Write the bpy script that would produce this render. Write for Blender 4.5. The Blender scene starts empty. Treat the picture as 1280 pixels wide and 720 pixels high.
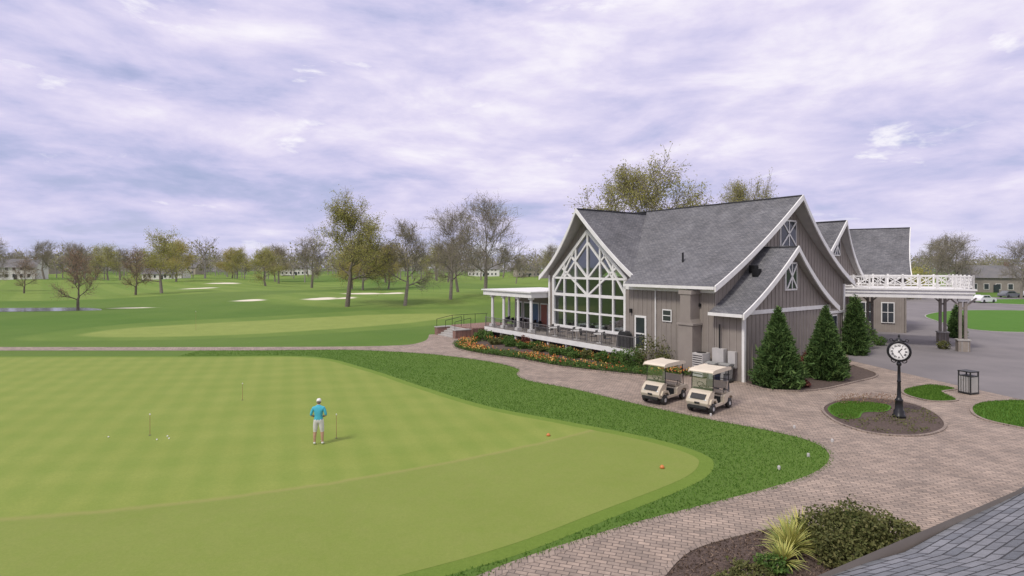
import bpy, bmesh, math, random
import numpy as np
from mathutils import Vector, Matrix
R=math.radians
rng=random.Random(7); nr=np.random.RandomState(7)
scene=bpy.context.scene

# ------------------------------------------------------------------ materials
def newmat(name):
    m=bpy.data.materials.new(name); m.use_nodes=True
    nt=m.node_tree; return m,nt,nt.nodes['Principled BSDF']
def N(nt,t,**k):
    n=nt.nodes.new(t)
    for a,b in k.items(): setattr(n,a,b)
    return n
def c4(c): return (c[0],c[1],c[2],1)
def mixc(nt,fac,a,b,blend='MIX'):
    n=N(nt,'ShaderNodeMix',data_type='RGBA',blend_type=blend)
    for i,x in ((0,fac),(6,a),(7,b)):
        if hasattr(x,'is_linked') : nt.links.new(x,n.inputs[i])
        elif isinstance(x,(int,float)): n.inputs[i].default_value=x
        else: n.inputs[i].default_value=c4(x)
    return n.outputs[2]
def math_(nt,op,a,b=None,clamp=False):
    n=N(nt,'ShaderNodeMath',operation=op,use_clamp=clamp)
    for i,x in ((0,a),(1,b)):
        if x is None: continue
        if hasattr(x,'is_linked'): nt.links.new(x,n.inputs[i])
        else: n.inputs[i].default_value=x
    return n.outputs[0]
def noise(nt,scale,detail=4,rough=.55,vec=None,dist=0):
    n=N(nt,'ShaderNodeTexNoise'); n.inputs['Scale'].default_value=scale
    n.inputs['Detail'].default_value=detail; n.inputs['Roughness'].default_value=rough
    n.inputs['Distortion'].default_value=dist
    if vec is None:
        g=N(nt,'ShaderNodeNewGeometry'); vec=g.outputs['Position']
    nt.links.new(vec,n.inputs['Vector']); return n.outputs['Fac']
def ramp(nt,fac,stops):
    n=N(nt,'ShaderNodeValToRGB'); e=n.color_ramp.elements
    while len(e)<len(stops): e.new(.5)
    for i,(p,c) in enumerate(stops): e[i].position=p; e[i].color=c4(c) if not isinstance(c,(int,float)) else (c,c,c,1)
    nt.links.new(fac,n.inputs['Fac']); return n.outputs['Color']
def contrast(nt,f,lo,hi):
    n=N(nt,'ShaderNodeMapRange'); n.inputs[1].default_value=lo; n.inputs[2].default_value=hi
    nt.links.new(f,n.inputs[0]); return n.outputs[0]
def bump(nt,bs,h,strength,dist=.02):
    b=N(nt,'ShaderNodeBump'); b.inputs['Strength'].default_value=strength; b.inputs['Distance'].default_value=dist
    nt.links.new(h,b.inputs['Height']); nt.links.new(b.outputs['Normal'],bs.inputs['Normal'])
def pm(name,c1,c2=None,scale=3,rough=.7,metal=0,bmp=0,bscale=30,detail=4):
    m,nt,bs=newmat(name)
    if c2 is None: c2=tuple(x*.82 for x in c1)
    f=contrast(nt,noise(nt,scale,detail),.32,.68)
    nt.links.new(mixc(nt,f,c1,c2),bs.inputs['Base Color'])
    bs.inputs['Roughness'].default_value=rough; bs.inputs['Metallic'].default_value=metal
    if bmp: bump(nt,bs,noise(nt,bscale,5),bmp)
    return m
def leafmat(name,cols,trans=.25):
    m,nt,bs=newmat(name)
    g=N(nt,'ShaderNodeNewGeometry')
    st=[(i/(len(cols)-1),c) for i,c in enumerate(cols)]
    col=ramp(nt,g.outputs['Random Per Island'],st)
    nt.links.new(col,bs.inputs['Base Color']); bs.inputs['Roughness'].default_value=.65
    bs.inputs['Specular IOR Level'].default_value=.2
    t=N(nt,'ShaderNodeBsdfTranslucent'); nt.links.new(col,t.inputs['Color'])
    mx=N(nt,'ShaderNodeMixShader'); mx.inputs[0].default_value=trans
    nt.links.new(bs.outputs[0],mx.inputs[1]); nt.links.new(t.outputs[0],mx.inputs[2])
    nt.links.new(mx.outputs[0],nt.nodes['Material Output'].inputs[0]); return m
def brickmat(name,c1,c2,mortar,bw,rh,ms,uv=False,rot=0,var=.35,rough=.85,bs_=.4,offset=.5,vs=.6):
    m,nt,bs=newmat(name)
    if uv:
        tc=N(nt,'ShaderNodeTexCoord'); vec=tc.outputs['UV']
    else:
        g=N(nt,'ShaderNodeNewGeometry'); vec=g.outputs['Position']
    mp=N(nt,'ShaderNodeMapping'); mp.inputs['Rotation'].default_value=(0,0,R(rot)); nt.links.new(vec,mp.inputs[0])
    b=N(nt,'ShaderNodeTexBrick'); nt.links.new(mp.outputs[0],b.inputs['Vector']); b.offset=offset
    b.inputs['Color1'].default_value=c4(c1); b.inputs['Color2'].default_value=c4(c2); b.inputs['Mortar'].default_value=c4(mortar)
    b.inputs['Scale'].default_value=1; b.inputs['Mortar Size'].default_value=ms; b.inputs['Mortar Smooth'].default_value=.3
    b.inputs['Brick Width'].default_value=bw; b.inputs['Row Height'].default_value=rh; b.inputs['Bias'].default_value=0
    f=contrast(nt,noise(nt,vs,6,.65),.3,.7)
    f2=contrast(nt,noise(nt,vs*9,4,.7),.3,.7)
    dark=mixc(nt,f,(1-var,)*3,(1+var*.3,)*3); dark=mixc(nt,1.0,dark,mixc(nt,f2,(1-var*.5,)*3,(1+var*.25,)*3),'MULTIPLY')
    nt.links.new(mixc(nt,1.0,b.outputs['Color'],dark,'MULTIPLY'),bs.inputs['Base Color'])
    bs.inputs['Roughness'].default_value=rough
    h=math_(nt,'ADD',math_(nt,'MULTIPLY',b.outputs['Fac'],-1.0),noise(nt,40,3))
    bump(nt,bs,h,bs_,.01)
    return m

M={}
M['siding']=pm('grey_siding',(.275,.243,.215),(.238,.208,.186),1.2,.75)
M['batten']=pm('siding_batten',(.31,.277,.248),(.268,.238,.212),1.2,.75)
M['white']=pm('white_paint',(.80,.79,.77),(.70,.69,.67),2,.5)
M['soffit']=pm('soffit_paint',(.5,.48,.46),(.42,.41,.4),2,.7)
M['shingle']=brickmat('grey_roof_shingles',(.145,.146,.158),(.225,.222,.23),(.055,.055,.06),.3,.14,.012,uv=True,var=.36,vs=.5,bs_=.8)
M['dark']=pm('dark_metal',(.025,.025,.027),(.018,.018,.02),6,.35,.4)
M['black']=pm('black_plastic',(.02,.02,.02),(.03,.03,.03),8,.5)
M['glassd']=pm('dark_window_glass',(.03,.035,.04),(.05,.06,.07),.7,.06)
M['stone']=brickmat('stone_base',(.3,.26,.22),(.2,.17,.15),(.35,.34,.32),.35,.18,.01,var=.3)
M['redbrick']=brickmat('red_brick',(.28,.13,.09),(.2,.09,.07),(.38,.34,.3),.22,.08,.008,var=.3)
M['wood']=pm('deck_wood',(.3,.27,.24),(.22,.2,.18),4,.8)
M['concrete']=pm('concrete',(.42,.4,.37),(.33,.32,.3),3,.85,bmp=.2)
M['mulch']=pm('mulch',(.12,.085,.07),(.055,.038,.03),14,.95,bmp=1,bscale=25,detail=8)
M['bark']=pm('tree_bark',(.17,.142,.112),(.115,.095,.075),5,.9,bmp=.4)
M['barkl']=pm('grey_tree_bark',(.265,.23,.195),(.18,.157,.135),5,.9)
M['skin']=pm('skin',(.5,.3,.21),(.45,.26,.18),20,.55)
M['asphalt']=pm('asphalt',(.22,.2,.2),(.165,.152,.155),.25,.9,bmp=.3,bscale=60,detail=8)
M['paver']=brickmat('brick_pavers',(.45,.35,.28),(.30,.24,.198),(.15,.12,.10),.30,.15,.014,rot=18,var=.32,vs=.7)
M['paveredge']=brickmat('paver_border',(.37,.295,.24),(.29,.23,.19),(.15,.12,.10),.15,.3,.012,rot=0,var=.3)
m,nt,bs=newmat('window_glass'); M['glass']=m
tr=N(nt,'ShaderNodeBsdfTransparent'); tr.inputs[0].default_value=(.82,.88,.9,1)
gl=N(nt,'ShaderNodeBsdfGlossy'); gl.inputs['Roughness'].default_value=.03; gl.inputs['Color'].default_value=(.8,.85,.9,1)
mx=N(nt,'ShaderNodeMixShader'); mx.inputs[0].default_value=.2
nt.links.new(tr.outputs[0],mx.inputs[1]); nt.links.new(gl.outputs[0],mx.inputs[2]); nt.links.new(mx.outputs[0],nt.nodes['Material Output'].inputs[0])
m,nt,bs=newmat('water'); M['water']=m
bs.inputs['Base Color'].default_value=(.12,.15,.17,1); bs.inputs['Roughness'].default_value=.08; bump(nt,bs,noise(nt,1.5,3),.15)

def greenmat():
    m,nt,bs=newmat('putting_green_turf')
    g=N(nt,'ShaderNodeNewGeometry'); sx=N(nt,'ShaderNodeSeparateXYZ'); nt.links.new(g.outputs['Position'],sx.inputs[0])
    x,y=sx.outputs[0],sx.outputs[1]
    wob=math_(nt,'MULTIPLY',noise(nt,.25,3),2.2)
    def stripe(ang,per,ph):
        q=math_(nt,'ADD',math_(nt,'MULTIPLY',x,math.cos(R(ang))*2*math.pi/per),math_(nt,'MULTIPLY',y,math.sin(R(ang))*2*math.pi/per))
        q=math_(nt,'SINE',math_(nt,'ADD',math_(nt,'ADD',q,wob),ph)); return contrast(nt,q,-.7,.7)
    s1=stripe(22,1.3,0); s2=stripe(100,2.2,1)
    n1=contrast(nt,noise(nt,.35,6,.6),.3,.7); n2=contrast(nt,noise(nt,13,8,.8),.28,.72); n4=contrast(nt,noise(nt,1.7,6,.7),.3,.7); n5=contrast(nt,noise(nt,4.5,6,.75),.3,.7)
    ln=math_(nt,'ADD',math_(nt,'ADD',math_(nt,'MULTIPLY',x,.668),21.24),math_(nt,'MULTIPLY',math_(nt,'MULTIPLY',x,x),.01774))
    d=math_(nt,'SUBTRACT',y,math_(nt,'ADD',ln,math_(nt,'MULTIPLY',noise(nt,.8,3),.3)))
    up=contrast(nt,d,-.12,.12)
    c=mixc(nt,n1,(.25,.30,.06),(.30,.34,.08))
    amp=math_(nt,'MULTIPLY',up,.55)
    st=math_(nt,'MULTIPLY',math_(nt,'ADD',math_(nt,'MULTIPLY',s1,.6),math_(nt,'MULTIPLY',s2,.4)),amp)
    st=math_(nt,'MULTIPLY',st,math_(nt,'ADD',math_(nt,'MULTIPLY',n4,.5),.6))
    c=mixc(nt,st,c,(.165,.255,.038))
    low=mixc(nt,n1,(.20,.26,.048),(.245,.295,.068)); low=mixc(nt,math_(nt,'MULTIPLY',n4,.5),low,(.265,.275,.085))
    c=mixc(nt,up,low,c)
    c=mixc(nt,math_(nt,'MULTIPLY',n5,.28),c,(.16,.215,.04))
    c=mixc(nt,math_(nt,'MULTIPLY',n2,.6),c,(.14,.195,.034))
    band=math_(nt,'SUBTRACT',1.0,contrast(nt,math_(nt,'ABSOLUTE',d),.03,.22))
    c=mixc(nt,math_(nt,'MULTIPLY',band,.35),c,(.32,.27,.11))
    nt.links.new(c,bs.inputs['Base Color']); bs.inputs['Roughness'].default_value=.85; bs.inputs['Specular IOR Level'].default_value=.2
    bump(nt,bs,noise(nt,25,5,.7),.4)
    return m
M['green']=greenmat()
def turf(name,a,b,c):
    m,nt,bs=newmat(name)
    n1=contrast(nt,noise(nt,.5,6,.65),.3,.7); n2=contrast(nt,noise(nt,7,8,.8),.3,.7)
    col=mixc(nt,n1,a,b); col=mixc(nt,math_(nt,'MULTIPLY',n2,.6),col,c)
    nt.links.new(col,bs.inputs['Base Color']); bs.inputs['Roughness'].default_value=.9; bs.inputs['Specular IOR Level'].default_value=.15
    bump(nt,bs,noise(nt,16,6,.8),.8,.05); return m
M['collar']=turf('collar_turf',(.16,.245,.04),(.19,.27,.05),(.11,.18,.026))
M['lawn']=turf('lawn_turf',(.085,.2,.026),(.11,.23,.034),(.05,.13,.017))
def groundmat():
    m,nt,bs=newmat('rolling_turf')
    at=N(nt,'ShaderNodeAttribute',attribute_name='zone'); sp=N(nt,'ShaderNodeSeparateColor'); nt.links.new(at.outputs['Color'],sp.inputs[0])
    g=N(nt,'ShaderNodeNewGeometry'); sx=N(nt,'ShaderNodeSeparateXYZ'); nt.links.new(g.outputs['Position'],sx.inputs[0])
    q=math_(nt,'SINE',math_(nt,'ADD',math_(nt,'MULTIPLY',sx.outputs[0],.5),math_(nt,'MULTIPLY',sx.outputs[1],.42)))
    st=contrast(nt,q,-.3,.3)
    n1=contrast(nt,noise(nt,.12,6,.6),.3,.7); n2=contrast(nt,noise(nt,6,8,.8),.3,.7); n3=contrast(nt,noise(nt,.02,4,.5),.35,.65); n6=contrast(nt,noise(nt,.5,6,.7),.3,.7)
    c=mixc(nt,n1,(.085,.17,.03),(.12,.205,.04)); c=mixc(nt,math_(nt,'MULTIPLY',n3,.6),c,(.18,.235,.065))
    fw=mixc(nt,n1,(.19,.27,.06),(.235,.31,.075)); fw=mixc(nt,math_(nt,'MULTIPLY',st,.45),fw,(.14,.23,.045)); c=mixc(nt,sp.outputs[0],c,fw)
    c=mixc(nt,sp.outputs[2],c,(.31,.36,.10))
    c=mixc(nt,math_(nt,'MULTIPLY',n6,.3),c,(.09,.15,.03))
    c=mixc(nt,math_(nt,'MULTIPLY',n2,.3),c,(.07,.13,.022))
    c=mixc(nt,sp.outputs[1],c,(.72,.66,.54))
    nt.links.new(c,bs.inputs['Base Color']); bs.inputs['Roughness'].default_value=.9; bs.inputs['Specular IOR Level'].default_value=.1
    bump(nt,bs,noise(nt,14,6,.8),.7,.05); return m
M['ground']=groundmat()
M['blade']=leafmat('grass_blades',[(.06,.14,.018),(.11,.22,.03),(.17,.29,.05)],.35)
M['bud']=leafmat('budding_leaves',[(.28,.28,.08),(.40,.38,.12),(.52,.48,.18),(.32,.34,.10)],.5)
M['budg']=leafmat('grey_buds',[(.28,.25,.16),(.36,.33,.19),(.42,.39,.2)],.45)
M['budr']=leafmat('red_buds',[(.30,.17,.12),(.38,.24,.16),(.34,.27,.17)],.45)
M['budy']=leafmat('yellow_buds',[(.38,.32,.11),(.5,.42,.16),(.42,.38,.14)],.5)
M['conif']=leafmat('evergreen_needles',[(.05,.095,.03),(.085,.155,.045),(.14,.215,.065)],.2)
M['box']=leafmat('shrub_leaves',[(.05,.10,.025),(.09,.17,.035),(.15,.22,.06)],.25)
M['boxo']=leafmat('olive_shrub_leaves',[(.075,.085,.03),(.125,.14,.045),(.21,.2,.08)],.25)
M['boxr']=leafmat('burgundy_shrub_leaves',[(.09,.03,.025),(.15,.05,.04),(.2,.09,.06)],.2)
M['yucca']=leafmat('yucca_leaves',[(.4,.42,.11),(.62,.58,.2),(.2,.3,.08)],.2)
M['tulip']=leafmat('tulip_petals',[(.5,.08,.04),(.64,.25,.06),(.7,.55,.16),(.48,.05,.06)],.2)
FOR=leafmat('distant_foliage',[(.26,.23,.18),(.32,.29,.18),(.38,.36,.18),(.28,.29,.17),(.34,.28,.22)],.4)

# ------------------------------------------------------------------ mesh builder
class MB:
    def __init__(s,T=None): s.V=[];s.F=[];s.MI=[];s.UV=[];s.T=T
    def tv(s,p):
        p=Vector(p); return tuple(s.T(p)) if s.T else tuple(p)
    def poly(s,pts,m=0,uv=None):
        i=len(s.V); s.V+= [s.tv(p) for p in pts]; s.F.append(tuple(range(i,i+len(pts)))); s.MI.append(m); s.UV.append(uv)
    def hexa(s,c,m=0):
        i=len(s.V); s.V+=[s.tv(p) for p in c]
        for f in ((0,3,2,1),(4,5,6,7),(0,1,5,4),(1,2,6,5),(2,3,7,6),(3,0,4,7)):
            s.F.append(tuple(i+k for k in f)); s.MI.append(m); s.UV.append(None)
    def box(s,x0,x1,y0,y1,z0,z1,m=0):
        s.hexa([(x0,y0,z0),(x1,y0,z0),(x1,y1,z0),(x0,y1,z0),(x0,y0,z1),(x1,y0,z1),(x1,y1,z1),(x0,y1,z1)],m)
    def beam(s,p0,p1,w,h,m=0,up=(0,0,1)):
        p0=Vector(p0);p1=Vector(p1);d=(p1-p0).normalized();u=Vector(up)
        if abs(d.dot(u))>.99: u=Vector((0,1,0))
        a=d.cross(u).normalized()*w/2; b=a.cross(d).normalized()*h/2
        s.hexa([p0-a-b,p0+a-b,p1+a-b,p1-a-b,p0-a+b,p0+a+b,p1+a+b,p1-a+b],m)
    def cyl(s,p0,p1,r0,r1=None,n=8,m=0,cap=True):
        if r1 is None:r1=r0
        p0=Vector(p0);p1=Vector(p1);d=(p1-p0).normalized();u=Vector((0,0,1)) if abs(d.z)<.9 else Vector((1,0,0))
        a=d.cross(u).normalized();b=d.cross(a);i=len(s.V)
        for p,r in((p0,r0),(p1,r1)):
            for k in range(n):
                t=2*math.pi*k/n; s.V.append(s.tv(p+a*(math.cos(t)*r)+b*(math.sin(t)*r)))
        for k in range(n):
            s.F.append((i+k,i+(k+1)%n,i+n+(k+1)%n,i+n+k));s.MI.append(m);s.UV.append(None)
        if cap:
            s.F.append(tuple(i+k for k in range(n))[::-1]);s.MI.append(m);s.UV.append(None)
            s.F.append(tuple(i+n+k for k in range(n)));s.MI.append(m);s.UV.append(None)
    def lathe(s,c,prof,n=20,m=0,axis=None,squash=(1,1)):
        c=Vector(c); i=len(s.V)
        for r,z in prof:
            for k in range(n):
                t=2*math.pi*k/n; p=Vector((math.cos(t)*r*squash[0],math.sin(t)*r*squash[1],z))
                if axis is not None: p=axis@p
                s.V.append(s.tv(c+p))
        for j in range(len(prof)-1):
            for k in range(n):
                s.F.append((i+j*n+k,i+j*n+(k+1)%n,i+(j+1)*n+(k+1)%n,i+(j+1)*n+k));s.MI.append(m);s.UV.append(None)
    def ell(s,c,r,n=12,m=0):
        pr=[(max(math.sin(math.pi*j/n),.001)*1,-math.cos(math.pi*j/n)) for j in range(n+1)]
        s.lathe(c,[(a,b) for a,b in pr],n*2,m,Matrix.Diagonal(Vector(r)).to_3x3())
    def torus(s,c,R0,r,ax=None,n=20,k=8,m=0):
        prof=[(R0+r*math.cos(2*math.pi*j/k),r*math.sin(2*math.pi*j/k)) for j in range(k+1)]
        s.lathe(c,prof,n,m,ax)
    def prism(s,prof,y0,y1,m=0):
        n=len(prof);i=len(s.V)
        for y in(y0,y1): s.V+=[s.tv((x,y,z)) for x,z in prof]
        for k in range(n):
            s.F.append((i+k,i+(k+1)%n,i+n+(k+1)%n,i+n+k));s.MI.append(m);s.UV.append(None)
        s.F.append(tuple(range(i,i+n)));s.F.append(tuple(range(i+n,i+2*n))[::-1]);s.MI+=[m,m];s.UV+=[None,None]
    def quads(s,A,m=0):
        i=len(s.V); A=np.asarray(A).reshape(-1,4,3); s.V+= [tuple(p) for p in A.reshape(-1,3).tolist()]
        for k in range(len(A)): s.F.append((i+4*k,i+4*k+1,i+4*k+2,i+4*k+3))
        s.MI+=[m]*len(A); s.UV+=[None]*len(A)
    def mesh(s,name,mats,origin=(0,0,0),smooth=False):
        o=Vector(origin); me=bpy.data.meshes.new(name)
        me.from_pydata([(p[0]-o.x,p[1]-o.y,p[2]-o.z) for p in s.V],[],s.F)
        for m in mats: me.materials.append(m)
        me.polygons.foreach_set('material_index',s.MI)
        if any(u is not None for u in s.UV):
            uvl=me.uv_layers.new(name='UVMap'); k=0
            data=np.zeros(len(me.loops)*2,dtype=np.float32)
            for f,u in zip(s.F,s.UV):
                if u is not None:
                    for j,q in enumerate(u): data[(k+j)*2]=q[0];data[(k+j)*2+1]=q[1]
                k+=len(f)
            uvl.data.foreach_set('uv',data)
        if smooth: me.polygons.foreach_set('use_smooth',[True]*len(me.polygons))
        me.update(); return me
    def build(s,name,mats,origin=(0,0,0),smooth=False,parent=None,bevel=0):
        me=s.mesh(name,mats,origin,smooth); ob=bpy.data.objects.new(name,me); scene.collection.objects.link(ob)
        ob.location=origin
        if parent is not None:
            ob.parent=parent; ob.matrix_parent_inverse=Matrix.Translation(Vector(parent.location)).inverted() if parent.rotation_euler.z==0 else Matrix()
        if bevel:
            b=ob.modifiers.new('bevel','BEVEL'); b.width=bevel; b.segments=2; b.limit_method='ANGLE'
        return ob
def empty(name,loc=(0,0,0),rz=0,sc=1):
    e=bpy.data.objects.new(name,None); scene.collection.objects.link(e); e.location=loc; e.rotation_euler=(0,0,rz); e.scale=(sc,)*3; e.empty_display_size=.5; return e
def lchild(mb,name,mats,par,smooth=False,bevel=0):
    me=mb.mesh(name,mats,(0,0,0),smooth); ob=bpy.data.objects.new(name,me); scene.collection.objects.link(ob); ob.parent=par
    if bevel:
        b=ob.modifiers.new('bevel','BEVEL'); b.width=bevel; b.segments=3; b.limit_method='ANGLE'
    return ob
def leafq(c,size,asp=.6,rs=nr,upbias=0):
    n=len(c); a=rs.normal(size=(n,3)); a/=np.linalg.norm(a,axis=1)[:,None]
    b=np.cross(a,rs.normal(size=(n,3))); b/=np.linalg.norm(b,axis=1)[:,None]
    s=size*(.6+.8*rs.rand(n))[:,None]; a=a*s; b=b*s*asp
    return np.stack([c-a-b,c+a-b,c+a+b,c-a+b],1)
def smooth_line(P,k=6,closed=False):
    P=[np.array(p,float) for p in P]; n=len(P); out=[]
    rngi=range(n) if closed else range(n-1)
    for i in rngi:
        g=(lambda j:P[j%n]) if closed else (lambda j:P[min(max(j,0),n-1)])
        a,b,c,d=g(i-1),g(i),g(i+1),g(i+2)
        for t in np.linspace(0,1,k,endpoint=False):
            out.append(tuple(.5*((2*b)+(-a+c)*t+(2*a-5*b+4*c-d)*t*t+(-a+3*b-3*c+d)*t**3)))
    if not closed: out.append(tuple(P[-1]))
    return out
def flat(name,pts,z,mat):
    mb=MB(); mb.poly([(p[0],p[1],z) for p in pts]); cx=sum(p[0] for p in pts)/len(pts); cy=sum(p[1] for p in pts)/len(pts)
    return mb.build(name,[mat],(cx,cy,z))
def strip(name,pts,w,z0,z1,mat,closed=False):
    mb=MB(); P=[Vector((p[0],p[1],0)) for p in pts]; n=len(P); L=[]
    for i in range(n):
        a=P[(i-1)%n] if closed or i>0 else P[i]; b=P[(i+1)%n] if closed or i<n-1 else P[i]
        d=(b-a).normalized(); nn=Vector((-d.y,d.x,0)); L.append((P[i]-nn*w/2,P[i]+nn*w/2))
    for i in range(n if closed else n-1):
        a0,a1=L[i];b0,b1=L[(i+1)%n]; Z=lambda v,z:(v.x,v.y,z)
        mb.poly([Z(a0,z1),Z(a1,z1),Z(b1,z1),Z(b0,z1)])
        if z1-z0>.02:
            mb.poly([Z(a0,z0),Z(a0,z1),Z(b0,z1),Z(b0,z0)]); mb.poly([Z(a1,z0),Z(b1,z0),Z(b1,z1),Z(a1,z1)])
    return mb.build(name,[mat])
def inpoly(x,y,P):
    r=np.zeros(x.shape,bool); n=len(P)
    for i in range(n):
        x0,y0=P[i];x1,y1=P[(i+1)%n]
        if y0==y1: continue
        c=((y0>y)!=(y1>y))&(x<(x1-x0)*(y-y0)/(y1-y0)+x0); r^=c
    return r
def distpoly(x,y,P):
    d=np.full(x.shape,1e9); n=len(P)
    for i in range(n):
        ax,ay=P[i];bx,by=P[(i+1)%n]; vx,vy=bx-ax,by-ay; L=vx*vx+vy*vy+1e-9
        t=np.clip(((x-ax)*vx+(y-ay)*vy)/L,0,1); d=np.minimum(d,np.hypot(x-ax-t*vx,y-ay-t*vy))
    return np.where(inpoly(x,y,P),d,-d)
def sst(x,a,b):
    t=np.clip((x-a)/(b-a),0,1); return t*t*(3-2*t)

# ------------------------------------------------------------------ terrain
def H(x,y):
    x=np.asarray(x,float);y=np.asarray(y,float)
    m=sst(y,72,105)*(1-sst(x,18,34))
    g=1.9*np.exp(-((x+4)/24)**2-((y-116)/24)**2)
    pond=1-np.exp(-((x+80)/35)**2-((y-90)/16)**2)
    n=.55*np.sin(x/31+1)*np.cos(y/38+.5)+.35*np.sin(x/13+y/21)+.35
    return m*(g+n*pond*(1+sst(y,150,300)))
tx=np.linspace(-4.32,4.32,560); X=40*np.sinh(tx)
ty=np.linspace(-1.45,4.1,560); Y=60+55*np.sinh(ty)
GX,GY=np.meshgrid(X,Y); GZ=H(GX,GY)
nx,ny=len(X),len(Y)
verts=np.stack([GX,GY,GZ],-1).reshape(-1,3)
idx=np.arange(nx*ny).reshape(ny,nx)
fa=np.stack([idx[:-1,:-1],idx[:-1,1:],idx[1:,1:],idx[1:,:-1]],-1).reshape(-1,4)
me=bpy.data.meshes.new('ground'); me.vertices.add(len(verts)); me.vertices.foreach_set('co',verts.astype(np.float32).ravel())
me.loops.add(fa.size); me.loops.foreach_set('vertex_index',fa.astype(np.int32).ravel())
me.polygons.add(len(fa)); me.polygons.foreach_set('loop_start',np.arange(0,fa.size,4,dtype=np.int32)); me.polygons.foreach_set('loop_total',np.full(len(fa),4,dtype=np.int32))
me.polygons.foreach_set('use_smooth',np.ones(len(fa),bool)); me.update(); me.validate()
fair=np.zeros(GX.shape); sand=np.zeros(GX.shape); yel=np.zeros(GX.shape)
def zone(arr,P,soft,v=1): 
    d=distpoly(GX,GY,smooth_line(P,4,True)); np.maximum(arr,v*sst(d,-soft,soft),out=arr)
green2=[(-44,57),(-43,64),(-33,72),(-20,80),(-9.5,82),(-8.5,76),(-15,67),(-26,58.5),(-36,55.5)]
zone(fair,[(-48,54),(-47,68),(-34,78),(-18,88),(-6,88),(-5,75),(-12,64),(-24,56),(-36,53)],.7,.55)
zone(yel,green2,.5,.9)
zone(fair,[(-150,110),(-190,150),(-210,210),(-140,260),(-70,250),(-55,190),(-58,150),(-75,118),(-100,106)],2)
zone(fair,[(-50,108),(-28,90),(-8,94),(6,110),(4,140),(-20,165),(-45,150)],2,.9)
zone(fair,[(-60,260),(-60,420),(60,420),(60,260),(20,180),(-10,190)],4,.9)
zone(fair,[(-400,300),(-380,420),(-100,440),(-120,300)],5,.9)
zone(fair,[(120,180),(140,400),(400,400),(300,160)],5,.7)
def bunk(x,y,rx,ry):
    d=1-np.hypot((GX-x)/rx*(1+.25*np.sin((GY-y)/ry*3)),(GY-y)/ry); np.maximum(sand,sst(d,-.05,.25),out=sand)
for b in [(-35.8,106,2.8,4.2),(-31.8,108,1.6,3.6),(-36,137,4.2,8),(-30,141,3,8),(-92,166,4,7),(-48,103,2.6,2.2),(-110,215,5,8),(-63,93,3.5,1.0)]: bunk(*b)
col=np.stack([fair,sand,yel,np.ones_like(fair)],-1).reshape(-1,4).astype(np.float32)
at=me.color_attributes.new('zone','FLOAT_COLOR','POINT'); at.data.foreach_set('color',col.ravel())
me.materials.append(M['ground']); go=bpy.data.objects.new('ground',me); scene.collection.objects.link(go)

flat('pond_water',smooth_line([(-130,84),(-95,84.5),(-72,87),(-62,91),(-68,95),(-90,93.5),(-130,96)],5,True),.05,M['water'])

# ---- putting green, collar, lawn
Gb=[(-75,42),(-39.3,43),(-25,43),(-15.96,43),(-10.3,38),(-5.53,32.2),(-1.58,27.7),(2.13,24.9),(5.16,22.6),(6.58,20.9),(6.6,19.8),(5.5,18.35),(2.5,16),(0,14.1),(-2.5,12.7),(-6,11),(-20,8),(-75,4)]
Gs=smooth_line(Gb,6,True)
def offset(P,w):
    n=len(P); out=[]
    for i in range(n):
        a=Vector(P[i-1]);b=Vector(P[(i+1)%n]); d=(b-a).normalized(); out.append((P[i][0]+d.y*-w,P[i][1]+d.x*w))
    return out
flat('collar_grass',offset(Gs,.5),.004,M['collar'])
flat('putting_green',Gs,.008,M['green'])
E1=smooth_line([(-75,46.5),(-42.7,46.7),(-22.7,46.7),(-14.1,47.1),(-7.8,45.4),(-4.3,43.4),(-1.17,40.8),(.55,38.2),(.45,36.2),(1.2,34.3),(3.66,32),(6.5,28.5),(8.9,25.9),(11,24),(12.1,22.4),(11.9,20.7),(10.6,19.1),(8.65,17.8),(6.1,16.5),(3.5,15.2),(1.6,14.1),(.4,13.35),(-.54,12.66),(-3,10.5),(-6,6)],6)
E2=[(-6,2),(70,2),(55,20),(26.8,29.3),(26.07,33.8),(25.1,41.9),(27,45),(30,50),(5,62),(-1,60),(-4,59.5),(-8.5,57.5)]+smooth_line([(-8.5,57.5),(-8.3,52),(-11.2,49.3),(-23.8,48.6),(-44.8,48.6),(-75,48.8)],5)[1:]
flat('brick_pavement',E1+E2,.006,M['paver'])
strip('pavement_border',E1,.3,0,.011,M['paveredge'])
n=330000; x=nr.uniform(-26,12.5,n); y=nr.uniform(10,47.3,n)
d1=distpoly(x,y,offset(Gs,.5)); ins=inpoly(x,y,E1+[(-75,0)])
ok=(d1<-.0)&ins; x=x[ok];y=y[ok]; k=nr.rand(len(x))<np.clip(26/y,0.3,1); x=x[k];y=y[k]
n=len(x)
h=.03+.035*nr.rand(n); a=nr.rand(n)*6.28; w=.010+.01*nr.rand(n)
dx=np.cos(a)*w;dy=np.sin(a)*w; lx=nr.normal(size=n)*.03; ly=nr.normal(size=n)*.03; z=np.full(n,.0)
q=np.stack([np.stack([x-dx,y-dy,z],-1),np.stack([x+dx,y+dy,z],-1),np.stack([x+lx+dx*.3,y+ly+dy*.3,h],-1),np.stack([x+lx-dx*.3,y+ly-dy*.3,h],-1)],1)
mb=MB(); mb.quads(q); mb.build('lawn_grass',[M['blade']])

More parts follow.
